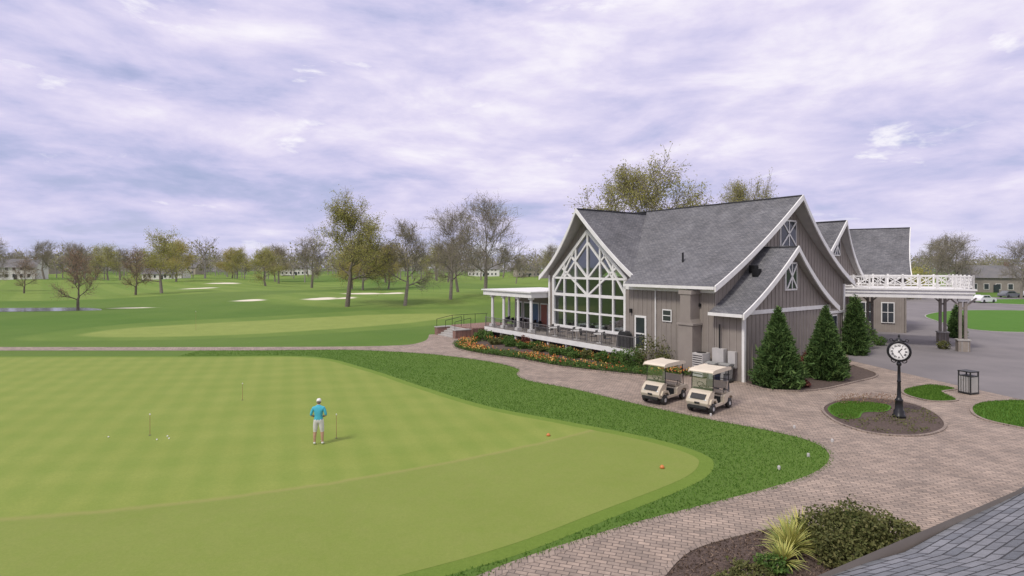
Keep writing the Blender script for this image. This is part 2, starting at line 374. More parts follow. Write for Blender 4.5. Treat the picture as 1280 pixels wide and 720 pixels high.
# asphalt drive, islands
A=[(26.8,29.3),(26.07,33.8),(25.1,41.9),(27,45),(28,50),(36,60),(44,64),(54,80),(72,110),(85,126),(160,130),(130,70),(90,40),(62,20),(55,20)]
flat('asphalt_drive',A,.01,M['asphalt'])
def island(name,P,mat,z=.03,kerb='paveredge'):
    S=smooth_line(P,6,True); flat(name,S,z,mat)
    if kerb: strip(name+'_kerb',S,.12,0,.06,M[kerb],True)
    return S
I1=island('clock_bed_mulch',[(15.6,28),(18.3,29.7),(20.2,28.8),(20.1,26.6),(18.8,24.3),(16.8,23.1),(15,23.5),(14.6,25.5)],M['mulch'],.03)
CG=smooth_line([(15.5,27.5),(17.2,28.9),(18.9,28.2),(18,26.9),(16.8,26.7),(15.9,25.7),(15,25.7)],5,True)
flat('clock_bed_grass',CG,.05,M['lawn'])
I2=island('grass_island',[(22.3,31.8),(24.6,33),(25.3,31.9),(24.0,31.2),(23.6,30.1),(23.1,29.1),(21.7,29),(21.4,30.4)],M['lawn'])
I3=island('grass_verge',[(22.3,27.2),(24.5,28.9),(28,29),(33,27),(31,22),(24,22.8),(21.6,25)],M['lawn'])
mb=MB()
for Pl,nn in((CG,9000),(I2,9000),(I3,26000)):
    xs=[p[0] for p in Pl];ys=[p[1] for p in Pl]; x=nr.uniform(min(xs),max(xs),nn);y=nr.uniform(min(ys),max(ys),nn); ok=distpoly(x,y,Pl)>.08; x=x[ok];y=y[ok];n=len(x)
    h=.06+.05*nr.rand(n); a=nr.rand(n)*6.28; dx=np.cos(a)*.016;dy=np.sin(a)*.016; lx=nr.normal(size=n)*.03; z=np.full(n,.03)
    mb.quads(np.stack([np.stack([x-dx,y-dy,z],-1),np.stack([x+dx,y+dy,z],-1),np.stack([x+lx+dx*.3,y+dy*.3,h+.02],-1),np.stack([x+lx-dx*.3,y-dy*.3,h+.02],-1)],1))
mb.build('island_grass',[M['blade']])
island('lawn_crescent',[(54,71),(60,81),(72,89),(84,86),(70,70),(58,60),(51,61)],M['lawn'],.03,'concrete')
island('far_lawn_island',[(92,104),(100,118),(150,122),(140,100),(115,96)],M['lawn'],.03,'concrete')
BED=smooth_line([(-5.3,50.2),(-4.6,47.4),(-2.5,44.5),(.6,41.9),(3.33,38.9),(7.26,36.3),(9.6,35.3),(11.2,35.4)],5)+[(12.2,36),(9.2,40),(-2,54),(-4,54)]
flat('flower_bed_mulch',BED,.03,M['mulch']); strip('flower_bed_kerb',BED[:-4],.12,0,.08,M['paveredge'])
BED2=smooth_line([(13.9,33.2),(14.6,31.6),(17,31.5),(20.3,33.5),(23.5,36),(24,39.5)],5)+[(22.5,40),(14.2,33.9)]
flat('evergreen_bed_mulch',BED2,.03,M['mulch']); strip('evergreen_bed_kerb',BED2[:-2],.12,0,.08,M['paveredge'])
BED3=smooth_line([(3.1,12.2),(4.3,13.7),(6.06,14.6),(7.4,15),(8.8,14.7),(9.8,13.7),(10,12)],5)+[(9,10),(4,10)]
flat('shrub_bed_mulch',BED3,.03,M['mulch']); strip('shrub_bed_kerb',BED3[:-2],.14,0,.06,M['paveredge'])
mb=MB(); n=9000; bx=nr.uniform(3,10,n); by=nr.uniform(10.5,15,n); ok=distpoly(bx,by,BED3)>.05
P=np.stack([bx,by,.035+.03*nr.rand(n)],-1)[ok]; mb.quads(leafq(P,.028,.35)); mb.build('wood_chips',[leafmat('wood_chip',[(.06,.04,.03),(.13,.09,.065),(.22,.16,.12)],0)])

# ------------------------------------------------------------------ clubhouse
C0=Vector((12.85,35.44,0)); U=Vector((.573,-.8195,0)).normalized(); Vv=Vector((.8195,.573,0)).normalized()
TB=lambda p:C0-U*p.x+Vv*p.y+Vector((0,0,p.z))
TS=lambda p:TB(Vector((p.y,p.x,p.z)))
club=empty('clubhouse',tuple(TB(Vector((6,6,0)))))
K1,K2=.70,.30
def prof(t,ze,zr): t=max(0,min(1,t)); return ze+(zr-ze)*(K1*t+K2*t*t)
def gable_roof(T,a0,a1,bc,half,ze,zr,oe=.5,orr=1.2,far=(.5,1.2),valley=None,par=None,rake0=True,rake1=True,sides=(-1,1),nm='main'):
    mb=MB(T);tr=MB(T); NT=10; th=.16
    for sd in sides:
        rows=[]; sl=0; pb=None
        for i in range(NT+1):
            t=i/NT; b=bc+sd*half*(1-t); z=prof(t,ze,zr)
            e0=a0-(oe+(orr-oe)*t*t); e1=a1+(far[0]+(far[1]-far[0])*t*t)
            if valley and sd==-1: e1=min(e1,valley(z))
            if pb: sl+=math.hypot(b-pb[0],z-pb[1])
            pb=(b,z); rows.append((b,z,e0,e1,sl))
        for i in range(NT):
            r,q=rows[i],rows[i+1]
            mb.poly([(r[2],r[0],r[1]),(r[3],r[0],r[1]),(q[3],q[0],q[1]),(q[2],q[0],q[1])],0,[(r[2],r[4]),(r[3],r[4]),(q[3],q[4]),(q[2],q[4])])
            mb.poly([(r[2],r[0],r[1]-th),(r[3],r[0],r[1]-th),(q[3],q[0],q[1]-th),(q[2],q[0],q[1]-th)],1)
            for on,e,sg in ((rake0,2,-1),(rake1 and not(valley and sd==-1),3,1)):
                if not on: continue
                A0,B0=r[e],q[e]; k=.09*sg
                c=[(A0,r[0],r[1]-.34),(A0+k,r[0],r[1]-.34),(B0+k,q[0],q[1]-.34),(B0,q[0],q[1]-.34),(A0,r[0],r[1]+.04),(A0+k,r[0],r[1]+.04),(B0+k,q[0],q[1]+.04),(B0,q[0],q[1]+.04)]
                tr.hexa(c,0)
        r=rows[0]; e=sd*.1
        tr.box(r[2],r[3],min(r[0],r[0]+e),max(r[0],r[0]+e),r[1]-.2,r[1]-.01,0)
    mb.build(nm+'_roof',[M['shingle'],M['soffit']],parent=par); tr.build(nm+'_roof_trim',[M['white']],parent=par)
    rc=MB(T); rc.box(a0-orr,a1+far[1],bc-.12,bc+.12,zr-.05,zr+.035,0); rc.build(nm+'_ridge',[M['shingle']],parent=par)
def gable_wall(T,a,bc,hw,half,ze,zr,z0,par,nm,outs=-1,hole=None,bat=.42):
    w=MB(T);bt=MB(T); n=int(2*hw/bat)
    bs=[bc-hw+2*hw*i/n for i in range(n+1)]
    if bc not in bs: bs.append(bc); bs.sort()
    zt=lambda b:prof(1-abs(b-bc)/half,ze,zr)-.17
    def col(b0,b1,l0,l1,h0,h1):
        w.hexa([(a,b0,l0),(a-outs*.15,b0,l0),(a-outs*.15,b1,l1),(a,b1,l1),(a,b0,h0),(a-outs*.15,b0,h0),(a-outs*.15,b1,h1),(a,b1,h1)],0)
    if hole:
        hb=hole['hw']; bs+= [bc-hb,bc+hb]; bs=sorted(set(round(b,4) for b in bs))
    for b0,b1 in zip(bs[:-1],bs[1:]):
        mid=(b0+b1)/2
        if hole and abs(mid-bc)<hole['hw']:
            col(b0,b1,z0,z0,hole['z0'],hole['z0']); f=hole['top']; col(b0,b1,f(b0),f(b1),zt(b0),zt(b1))
        else: col(b0,b1,z0,z0,zt(b0),zt(b1))
    for b in bs:
        segs=[(z0,zt(b))]
        if hole and abs(b-bc)<hole['hw']+.02: segs=[(z0,hole['z0']),(hole['top'](b),zt(b))]
        for l,h in segs:
            if h-l>.1: bt.box(min(a,a+outs*.035),max(a,a+outs*.035),b-.03,b+.03,l,h-.03,0)
    w.build(nm+'_wall',[M['siding']],parent=par); bt.build(nm+'_battens',[M['batten']],parent=par)
def long_wall(T,b,a0,a1,z0,z1,par,nm,outs=-1,bat=.42):
    w=MB(T); w.box(a0,a1,min(b,b-outs*.15),max(b,b-outs*.15),z0,z1,0); bt=MB(T); n=int((a1-a0)/bat)
    for i in range(n+1):
        a=a0+.05+(a1-a0-.1)*i/n; bt.box(a-.03,a+.03,min(b,b+outs*.035),max(b,b+outs*.035),z0,z1-.02,0)
    w.build(nm+'_wall',[M['siding']],parent=par); bt.build(nm+'_battens',[M['batten']],parent=par)

GC,GH,GZE,GZR=13.0,5.9,6.1,11.75
def valley(z):
    f=(z-GZE)/(GZR-GZE)
    if f<=0: return GC-GH+.05
    t=(-K1+math.sqrt(K1*K1+4*K2*f))/(2*K2); return GC-GH*(1-min(t,1))+.12
gable_roof(TB,0,16.4,8.5,9.2,5.75,12.0,.45,1.1,(.2,.3),valley,club,nm='main')
gable_roof(TS,1.2,8.45,GC,GH,GZE,GZR,.6,1.35,(0,0),None,club,rake1=False,nm='window_gable')
gable_roof(TB,-2,0,5.2,5.85,4.15,8.3,.35,.55,(0,0),None,club,rake1=False,nm='small_gable')
gable_wall(TB,0,8.5,8.5,9.2,5.75,12,0,club,'main_gable')
gable_wall(TB,-2,5.2,5.2,5.85,4.15,8.3,0,club,'small_gable')
htop=lambda b:9.95-abs(b-GC)*(3.95/4.45)
gable_wall(TS,1.2,GC,5.2,GH,GZE,GZR,.9,club,'window_gable',hole=dict(hw=4.45,z0=1.75,top=htop))
long_wall(TB,0,0.02,7.8,0,5.6,club,'long')
long_wall(TB,0,-1.98,-.02,0,4.1,club,'small_side')
w=MB(TB)
w.box(7.65,7.8,.15,1.2,0,6,0); w.box(18.05,18.2,1.35,17,0,6,0)
w.box(0,7,16.85,17,0,5.7,0)
for s_ in (7,9.8,12.6,15.4,18): w.box(s_-.12,s_+.12,16.85,17,1,5.7,0)
w.box(7.12,17.88,16.85,17,0,1.1,0); w.box(7.12,17.88,16.87,16.97,3.4,3.5,0); w.box(7.12,17.88,16.85,17,5.4,5.7,0)
w.box(7.85,18.04,1.36,16.84,.8,.98,1)
w.box(-1.99,-.02,10.25,10.4,0,4.1,0)
w.build('inner_walls',[M['siding'],M['wood']],parent=club)
ti=MB(TB)
for s_ in (9.5,11.8,14.2,16.4):
    for b in (4,8,12):
        ti.cyl((s_,b,1.7),(s_,b,1.75),.7,n=14); ti.cyl((s_,b,.98),(s_,b,1.7),.06,n=6)
        for k in range(4):
            a=k*1.57+.6; cx_,cy_=s_+math.cos(a)*1.0,b+math.sin(a)*1.0; ti.box(cx_-.2,cx_+.2,cy_-.2,cy_+.2,1.4,1.46,1); ti.box(cx_-.2+.36*(math.cos(a)>0),cx_-.16+.36*(math.cos(a)>0),cy_-.2,cy_+.2,1.46,1.95,1)
ti.build('dining_tables',[M['white'],M['wood']],parent=club)
wm=MB(TB); Y0=1.12
def fr(s0,z0,s1,z1,wd=.13,dp=.14): wm.beam((s0,Y0,z0),(s1,Y0,z1),dp,wd,0,up=(0,0,1) if abs(s1-s0)>.01 else (1,0,0)) if abs(s1-s0)>.01 else wm.box(s0-wd/2,s0+wd/2,Y0-dp/2,Y0+dp/2,min(z0,z1),max(z0,z1),0)
L,Rr=GC-4.45,GC+4.45
fr(L,1.75,Rr,1.75,.22,.2); fr(L,1.75,L,6.0,.22,.2); fr(Rr,1.75,Rr,6.0,.22,.2)
fr(L,6.0,GC,9.95,.26,.2); fr(GC,9.95,Rr,6.0,.26,.2)
for k in range(1,6):
    s_=L+8.9*k/6; fr(s_,1.75,s_,htop(s_),.16)
fr(L,3.1,Rr,3.1,.15,.13); fr(L,4.55,Rr,4.55,.24,.13); fr(L,6.0,Rr,6.0,.18,.13)
for sg in (-1,1):
    fr(GC,6.0,GC+sg*2.2,8.0,.15,.12); fr(GC,4.55,GC+sg*3.4,6.95,.15,.12); fr(GC,9.0,GC+sg*3.0,6.0,.15,.12); fr(GC+sg*4.4,4.55,GC+sg*1.5,8.6,.15,.12)
wm.build('window_frame',[M['white']],parent=club)
g=MB(TB); g.poly([(L,1.17,1.75),(Rr,1.17,1.75),(Rr,1.17,6),(GC,1.17,9.95),(L,1.17,6)]); g.build('great_window_glass',[M['glass']],parent=club)
def xwin(T,a,bc,zc,wd,hh,nm):
    t=MB(T); t.box(a-.1,a-.02,bc-wd/2-.12,bc+wd/2+.12,zc-hh/2-.12,zc+hh/2+.12,0)
    t.box(a-.13,a-.101,bc-wd/2,bc+wd/2,zc-hh/2,zc+hh/2,1)
    for s_ in(-1,1): t.beam((a-.15,bc-s_*wd/2,zc-hh/2),(a-.15,bc+s_*wd/2,zc+hh/2),.05,.1,0,up=(0,0,1))
    t.box(a-.165,a-.135,bc-.04,bc+.04,zc-hh/2,zc+hh/2,0); t.build(nm,[M['white'],M['glassd']],parent=club)
xwin(TB,0,8.5,9.35,1.9,1.75,'main_gable_window'); xwin(TB,-2,5.2,6.35,1.2,1.6,'small_gable_window')
t=MB(TB)
t.box(-2.07,-2.0,-.06,10.46,4.05,4.3,0); t.box(-2.07,-1.9,-.07,.12,0,4.05,0); t.box(-2.07,-1.9,10.28,10.46,0,4.05,0)
t.box(-.07,.1,16.85,17.06,0,5.6,0); t.box(-.06,.0,10.5,16.85,3.3,3.5,0)
t.box(.0,7.75,-.05,-.036,5.3,5.62,0)
t.box(7.62,7.83,-.05,.12,0,5.9,0)
t.box(7.62,7.8,1.12,1.19,.9,6.2,0); t.box(18.05,18.25,1.12,1.19,.9,6.2,0)
for w0 in(11.4,13.2,15):
    t.box(-.09,-.04,w0-.7,w0+.7,1,3.2,0); t.box(-.11,-.09,w0-.6,w0+.6,1.1,3.1,1)
t.box(5.6,6.7,-.08,-.04,1.0,3.45,0); t.box(5.75,6.55,-.1,-.081,1.1,3.3,1); t.box(5.75,6.55,-.12,-.101,2.1,2.2,0)
t.box(3.35,4.15,-.08,-.04,3.2,4.05,0); t.box(3.43,4.07,-.1,-.081,3.28,3.97,1); t.box(3.43,4.07,-.115,-.101,3.6,3.65,0)
t.box(1.0,1.3,-.12,-.04,4.4,4.6,2); t.box(6.95,7.1,-.2,-.04,3.6,3.9,2)
t.box(4.7,4.78,-.12,-.04,.2,5.4,0)
t.build('trim_and_openings',[M['white'],M['glassd'],M['dark']],parent=club)
d=MB(TB); d.prism([(2.1,0),(2.1,3.3),(1.95,3.6),(1.95,5.3),(1.15,5.3),(1.15,3.6),(1.0,3.3),(1.0,0)],-.95,-.04,0)
d.box(.9,2.2,-1.02,-.03,3.22,3.34,1); d.box(1.05,2.05,-1.0,-.03,5.2,5.45,1)
d.build('service_shaft',[M['siding'],M['batten']],parent=club)
v=MB(TB)
for a,b in((-1.0,3.0),(-.6,3.3)): 
    zz=prof(1-abs(b-5.2)/5.85,4.15,8.3); v.box(a-.2,a+.2,b-.22,b+.22,zz-.1,zz+.4,0)
v.cyl((4.2,2.2,7.2),(4.2,2.2,8.0),.07,n=8); v.build('roof_vents',[M['dark']],parent=club)
u_=MB(TB); u_.box(-.9,-.1,-.45,-.06,.3,1.9,0); u_.box(-1.6,-1.1,-.3,-.06,.8,1.8,0); u_.cyl((-.5,-.25,1.9),(-.5,-.25,3.4),.05,n=8,m=1)
u_.box(.1,.85,-1.15,-.35,.08,1.55,0); 
for i in range(9): u_.box(.13,.82,-1.165,-1.152,.25+i*.14,.30+i*.14,1)
u_.cyl((.47,-.75,1.553),(.47,-.75,1.58),.3,n=18,m=1)
u_.build('utility_cabinets',[M['soffit'],M['dark']],parent=club,bevel=.015)

dk=MB(TB); dk.box(5.8,25.5,-1.1,1.1,.86,1.0,0); dk.box(18.3,25.5,1.1,7,.86,1.0,0); dk.build('deck_floor',[M['wood']],parent=club)
df=MB(TB); df.box(5.75,25.55,-1.16,-1.103,.66,1.04,0); df.box(25.503,25.56,-1.1,7,.66,1.04,0); df.box(5.74,5.797,-1.1,0,.66,1.04,0)
for i in range(9): a=6.1+i*2.4; df.box(a-.09,a+.09,-1.0,-.82,0,.85,0)
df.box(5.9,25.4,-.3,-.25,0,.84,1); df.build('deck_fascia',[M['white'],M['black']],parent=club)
rl=MB(TB)
a=5.85
while a<25.5:
    rl.box(a-.03,a+.03,-1.08,-1.02,1.04,2.02,0); a+=1.637
for z in (1.12,1.98): rl.box(5.8,25.5,-1.07,-1.03,z-.02,z+.02,0)
a=5.95
while a<25.45: rl.box(a-.008,a+.008,-1.058,-1.042,1.13,1.97,0); a+=.14
rl.box(5.8,5.85,-1.05,0,1.96,2.0,0)
rl.build('deck_railing',[pm('railing_metal',(.2,.19,.19),(.16,.15,.15),5,.5)],parent=club)
p=MB(TB)
p.box(18.4,26.5,-.7,6.5,4.15,4.6,0); p.box(18.3,26.65,-.85,6.65,4.6,4.72,0)
for a in(18.9,20.9,23.3,25.3):
    p.cyl((a,-.35,1.3),(a,-.35,4.0),.15,.13,12,0); p.box(a-.24,a+.24,-.59,-.11,1.0,1.3,0); p.box(a-.2,a+.2,-.55,-.15,3.98,4.15,0)
for b in(2,5.5): p.cyl((25.8,b,1.3),(25.8,b,4.15),.14,.12,12,0)
p.box(18.5,26.2,3.0,3.12,1,4.15,1)
for a,c_ in((19.2,2),(20.6,3),(22.0,4),(23.4,2),(24.8,2)):
    p.box(a,a+1.15,2.93,2.99,1.02 if c_!=2 else 1.7,3.4,0); p.box(a+.12,a+1.03,2.9,2.929,1.1 if c_!=2 else 1.8,3.28,c_)
p.build('porch',[M['white'],M['siding'],M['glassd'],pm('red_door_paint',(.3,.09,.06),(.25,.07,.05),5,.5),pm('blue_door_paint',(.07,.13,.22),(.06,.1,.18),5,.5)],parent=club)
ts=MB(TB); ts.box(25.6,30,-2.5,3,0,.9,0)
for i in range(5): ts.box(26.4,29.6,-2.5-.35*(i+1),-2.503-.35*i if i else -2.503,0,.9-.17*(i+1)+.05,1)
for a in(26.1,29.9): ts.box(a-.28,a+.28,-4.3,-2.503,0,.75,0); ts.box(a-.32,a+.32,-4.34,-2.5,.753,.83,1)
for a in(26.1,28,29.9): ts.cyl((a,-4.2,.8),(a,-4.2,1.6),.025,n=6,m=2); ts.cyl((a,-2.4,.9),(a,-2.4,1.9),.025,n=6,m=2); ts.cyl((a,-4.2,1.6),(a,-2.4,1.9),.025,n=6,m=2)
for b in(-2.4,-1,.4,1.8): ts.cyl((29.9,b,.9),(29.9,b,1.9),.025,n=6,m=2)
ts.cyl((29.9,-2.4,1.9),(29.9,2,1.9),.025,n=6,m=2)
ts.build('terrace_steps',[M['redbrick'],M['concrete'],M['dark']],parent=club)

gable_roof(TB,2.5,15,21.0,4.4,6.1,11.0,.4,.9,(.2,.2),None,club,nm='rear_gable')
gable_wall(TB,2.5,21.0,3.9,4.4,6.1,11,0,club,'rear_gable')
xwin(TB,2.5,21.0,8.8,1.0,1.5,'rear_gable_window')
E0=Vector((41.6,58,0)); e1=Vector((-.866,.5,0)); e2=Vector((.5,.866,0))
TC=lambda q:E0+e1*q.x+e2*q.y+Vector((0,0,q.z))
gable_roof(TC,.6,14,6.5,6.5,6.0,11.4,.4,.9,(.3,.3),None,club,nm='entrance_wing')
gable_wall(TC,.6,6.5,6.0,6.5,6.0,11.4,0,club,'entrance_wing')
long_wall(TC,.5,.6,14,0,5.9,club,'entrance_front')
t=MB(TC)
for a in(1.6,3.6,5.6,8,10): t.box(a,a+1.2,.36,.46,1.0,3.2,0); t.box(a+.1,a+1.1,.33,.359,1.1,3.1,1); t.box(a+.57,a+.63,.31,.329,1.1,3.1,0); t.box(a+.1,a+1.1,.29,.309,2.1,2.16,0)
t.build('entrance_windows',[M['white'],M['glassd']],parent=club)
F0=Vector((30,49,0)); f1=Vector((.906,-.423,0)); f2=Vector((.423,.906,0))
TF=lambda q:F0+f1*q.x+f2*q.y+Vector((0,0,q.z))
pc=MB(TF)
pc.box(-3,8.4,0,7.2,4.72,5.0,0); pc.box(-3,8.5,-.12,7.3,5.003,5.12,0); pc.box(-3,8.3,.1,.35,4.35,4.717,0); pc.box(7.95,8.2,.353,6.847,4.35,4.715,0); pc.box(-3,8.3,6.85,7.1,4.35,4.715,0)
def balus(p0,p1):
    p0=Vector(p0);p1=Vector(p1);L_=(p1-p0).length;n=max(1,round(L_/1.15)); 
    for i in range(n+1):
        q=p0.lerp(p1,i/n); pc.box(q.x-.07,q.x+.07,q.y-.07,q.y+.07,5.12,6.28,0)
    for z in(5.3,6.15): pc.beam(p0+Vector((0,0,z)),p1+Vector((0,0,z)),.08,.09,0)
    for i in range(n):
        a=p0.lerp(p1,i/n);b=p0.lerp(p1,(i+1)/n)
        pc.beam(a+Vector((0,0,5.32)),b+Vector((0,0,6.12)),.04,.07,0); pc.beam(b+Vector((0,0,5.32)),a+Vector((0,0,6.12)),.05,.07,0)
        m_=a.lerp(b,.5); pc.box(m_.x-.025,m_.x+.025,m_.y-.025,m_.y+.025,5.3,6.15,0)
balus((-2.5,.1,0),(8.3,.1,0)); balus((8.3,.1,0),(8.3,7,0)); balus((-2.5,7,0),(8.3,7,0))
for x_,y_ in((7.7,.5),(7.7,6.6),(2.0,6.6),(-1.5,.5)):
    pc.box(x_-.4,x_+.4,y_-.4,y_+.4,0,.9,1); pc.box(x_-.45,x_+.45,y_-.45,y_+.45,.903,1.0,3)
    for k in(-.18,.18): pc.box(x_+k-.1,x_+k+.1,y_-.12,y_+.12,1.003,4.35,2)
    pc.box(x_-.35,x_+.35,y_-.2,y_+.2,4.1,4.345,0)
    for s_ in(-1,1): pc.beam((x_,y_,3.5),(x_+s_*.9,y_,4.4),.12,.12,2)
pc.build('porte_cochere',[M['white'],M['stone'],pm('taupe_post_paint',(.26,.23,.2),(.22,.19,.17),3,.6),M['concrete']],parent=club)
bw=MB(TF); bw.box(-3.4,-1.4,-3.2,-2.75,0,.55,0); bw.box(-3.45,-1.35,-3.25,-2.7,.553,.62,1); bw.box(-.9,.6,3.4,3.8,0,.7,0); bw.box(-.95,.65,3.35,3.85,.703,.77,1); bw.build('entrance_brick_wall',[M['redbrick'],M['concrete']])

rf=MB(); ev=[(1.2,5.55,3.5),(3.24,6.25,3.5),(4.8,6.86,3.5),(8.2,8.94,3.5),(16,13.6,3.5)]; inn=Vector((.53,-.848,0))
q=[Vector(e) for e in ev]; L_=0
for a,b in zip(q[:-1],q[1:]):
    l=(b-a).length; a2=a+inn*4.4+Vector((0,0,1.55)); b2=b+inn*4.4+Vector((0,0,1.55))
    rf.poly([a,b,b2,a2],0,[(L_,0),(L_+l,0),(L_+l,4.66),(L_,4.66)]); 
    dn=Vector((0,0,-.2)); rf.poly([a+dn,b+dn,b,a],1); rf.poly([a+dn,b+dn,b2+dn,a2+dn],1); L_+=l
a,b=q[0]+inn*.5,q[-1]+inn*.5
rf.poly([(a.x,a.y,0),(b.x,b.y,0),(b.x,b.y,3.6),(a.x,a.y,3.6)],2)
RS=brickmat('near_roof_shingles',(.17,.18,.2),(.27,.275,.295),(.05,.05,.055),.32,.14,.012,uv=True,var=.35,vs=1.2,bs_=1.0)
rf.build('foreground_roof',[RS,M['white'],M['siding']])

# ------------------------------------------------------------------ plants
def cloud(c,r,n,jit=.3,hollow=.55,lump=3,rs=nr):
    d=rs.normal(size=(n,3)); d/=np.linalg.norm(d,axis=1)[:,None]
    lf=1+.16*np.sin(d[:,0]*lump*2+c[0]*3)+.14*np.sin(d[:,1]*lump*2.3+c[1]*5)+.1*np.sin(d[:,2]*lump*3)
    rr=(hollow+(1-hollow)*rs.rand(n)**.5)*lf*(1+jit*.3*rs.normal(size=n))
    return np.array(c)+d*rr[:,None]*np.array(r)
def shrub(name,x,y,r,h,mat,n=900,size=.045):
    mb=MB(); pts=cloud((x,y,h*.5),(r,r,h*.52),n); pts=pts[pts[:,2]>.02]; mb.quads(leafq(pts,size))
    for k in range(8):
        a=rng.random()*6.28; mb.cyl((x,y,0),(x+math.cos(a)*r*.6,y+math.sin(a)*r*.6,h*.7),.02,.006,4,1,False)
    mb.build(name,[mat,M['bark']],(x,y,0))
def sw(s_,w_): q=TB(Vector((s_,w_,0))); return q.x,q.y
for s_,w_,r,h,mt in [(24.2,-2.3,.5,.8,'box'),(22.6,-2.5,.45,.75,'box'),(21,-2.0,.4,.6,'boxo'),(19.4,-2.4,.5,.7,'box'),(17.6,-2,.4,.8,'boxr'),(15.8,-2.2,.5,.6,'box'),(13.8,-2,.4,.55,'boxo'),(11.6,-2.1,.5,.6,'box'),(9.8,-1.9,.4,.6,'boxo'),(8,-2,.5,.7,'box'),(4.2,-1.2,1.1,1.9,'boxo'),(5.4,-1.8,.8,1.2,'box'),(3.0,-1.3,.6,1.0,'boxo'),(6.6,-1.9,.6,.9,'box'),(23.4,-3.4,.4,.6,'box'),(20.2,-3.4,.45,.5,'boxo'),(18.4,-3.0,.4,.55,'box'),(-2.6,9.2,.6,.9,'box'),(16.8,-2.9,.45,.5,'box'),(14.6,-2.8,.4,.45,'boxo'),(12.6,-2.8,.4,.5,'box'),(10.6,-2.6,.4,.4,'box')]:
    x_,y_=sw(s_,w_); shrub('shrub',x_,y_,r*1.1,h*1.1,M[mt],1300 if h>1 else 900)
for x_,y_,r,h,mt,n_ in [(8.2,13.7,.9,1.0,'boxo',6500),(9.1,13.5,.75,.9,'boxo',4500),(7.7,13.1,.6,.7,'boxo',3000),(8.7,14.1,.6,.75,'box',2600),(5.4,12.6,.5,.2,'boxo',1100),(4.7,12.0,.5,.25,'boxo',1100),(6.0,12.9,.35,.3,'box',900),(19.5,36.7,.7,1.3,'boxr',1300),(21.3,37.6,.8,1.0,'box',1200),(16.9,32.4,.35,.4,'boxr',500),(32.5,49.5,.5,.8,'box',700),(28.2,46.9,.5,.9,'box',700),(30.0,47.6,.8,2.2,'box',1500),(36.5,47.4,.45,.7,'boxo',600)]:
    shrub('shrub',x_,y_,r,h,M[mt],n_,.028 if y_<20 else .045)
mb=MB(); n=5200
bx=nr.uniform(-5.5,11.5,n*4); by=nr.uniform(35,52,n*4); d=distpoly(bx,by,BED); ok=(d>.12)&(d<1.6); bx=bx[ok][:n];by=by[ok][:n]; k=len(bx)
cl=np.sin(bx*1.3)+np.sin(by*1.1+1)+.8*nr.normal(size=k)
hz=.22+.28*nr.rand(k); P=np.stack([bx,by,hz+.05],-1); mb.quads(leafq(P[cl>.3],.05),0)
G=np.repeat(np.stack([bx,by,hz*.6],-1),6,0)+nr.normal(size=(k*6,3))*[.12,.12,.07]; mb.quads(leafq(G,.055,.3),1)
mb.build('flower_bed_tulips',[M['tulip'],M['box']])
mb=MB(); n=3500; bx=nr.uniform(14.5,20.5,n); by=nr.uniform(23,30,n); d=distpoly(bx,by,I1); ok=(d>.2)&((by-26.6)*-1+ (bx-17)*.3>0) ; bx=bx[ok];by=by[ok]
P=np.stack([bx,by,.04+.15*nr.rand(len(bx))],-1); P=P[(np.sin(P[:,0]*3)+np.sin(P[:,1]*3.3))>-.3]; mb.quads(leafq(P,.035,.4),0)
P=np.stack([nr.uniform(16.4,19.8,900),nr.uniform(28.2,29.2,900),.05+.4*nr.rand(900)],-1); P=P[distpoly(P[:,0],P[:,1],I1)>.1]; mb.quads(leafq(P,.03,.4),1); mb.build('clock_bed_plants',[M['boxo'],M['budr']])
def yucca(x,y,n,L0):
    mb=MB()
    for i in range(n):
        a=rng.random()*6.283; el=rng.uniform(.35,1.45); L_=L0*rng.uniform(.7,1.1); w_=.022
        p=Vector((x,y,.05)); d=Vector((math.cos(a)*math.cos(el),math.sin(a)*math.cos(el),math.sin(el))); sd=Vector((-math.sin(a),math.cos(a),0))
        base=len(mb.V)
        for k in range(5):
            ww=w_*(1.0,1.2,1,.6,.05)[k]; mb.V+=[tuple(p-sd*ww),tuple(p+sd*ww)]; p=p+d*L_/4; d=(d+Vector((0,0,-.17))).normalized()
        for k in range(4): mb.F.append((base+2*k,base+2*k+1,base+2*k+3,base+2*k+2));mb.MI.append(0);mb.UV.append(None)
    mb.build('yucca_plant',[M['yucca']],(x,y,0))
yucca(6.8,13.7,200,.85); yucca(7.35,14.2,130,.8); yucca(6.35,13.1,90,.6)
def conifer(name,x,y,h,r,n=13000,pw=.85):
    mb=MB(); mb.cyl((x,y,0),(x,y,h*.9),.09,.02,8,1)
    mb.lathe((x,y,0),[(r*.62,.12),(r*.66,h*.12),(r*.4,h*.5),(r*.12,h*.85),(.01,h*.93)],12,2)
    t=1-np.sqrt(nr.rand(n)); a=nr.rand(n)*6.283
    lump=1+.13*np.sin(a*5+t*17)+.10*np.sin(a*9-t*31+x)+.08*np.sin(t*60+a*3)
    rr=r*(1-t)**pw*lump*(.68+.36*nr.rand(n)); rr*=np.where(t<.06,.8,1)
    c=np.stack([x+np.cos(a)*rr,y+np.sin(a)*rr,.08+t*h+.06*nr.normal(size=n)],-1)
    d=np.stack([np.cos(a)*.8,np.sin(a)*.8,.55+.35*nr.normal(size=n)],-1)+.35*nr.normal(size=(n,3)); d/=np.linalg.norm(d,axis=1)[:,None]
    b=np.cross(d,nr.normal(size=(n,3))); b/=np.linalg.norm(b,axis=1)[:,None]
    s=(.07+.06*nr.rand(n))[:,None]; A_=d*s*1.5;B_=b*s*.45
    mb.quads(np.stack([c-A_-B_,c-A_+B_,c+A_+B_*.3,c+A_-B_*.3],1),0); mb.build(name,[M['conif'],M['bark'],M['dark']],(x,y,0))
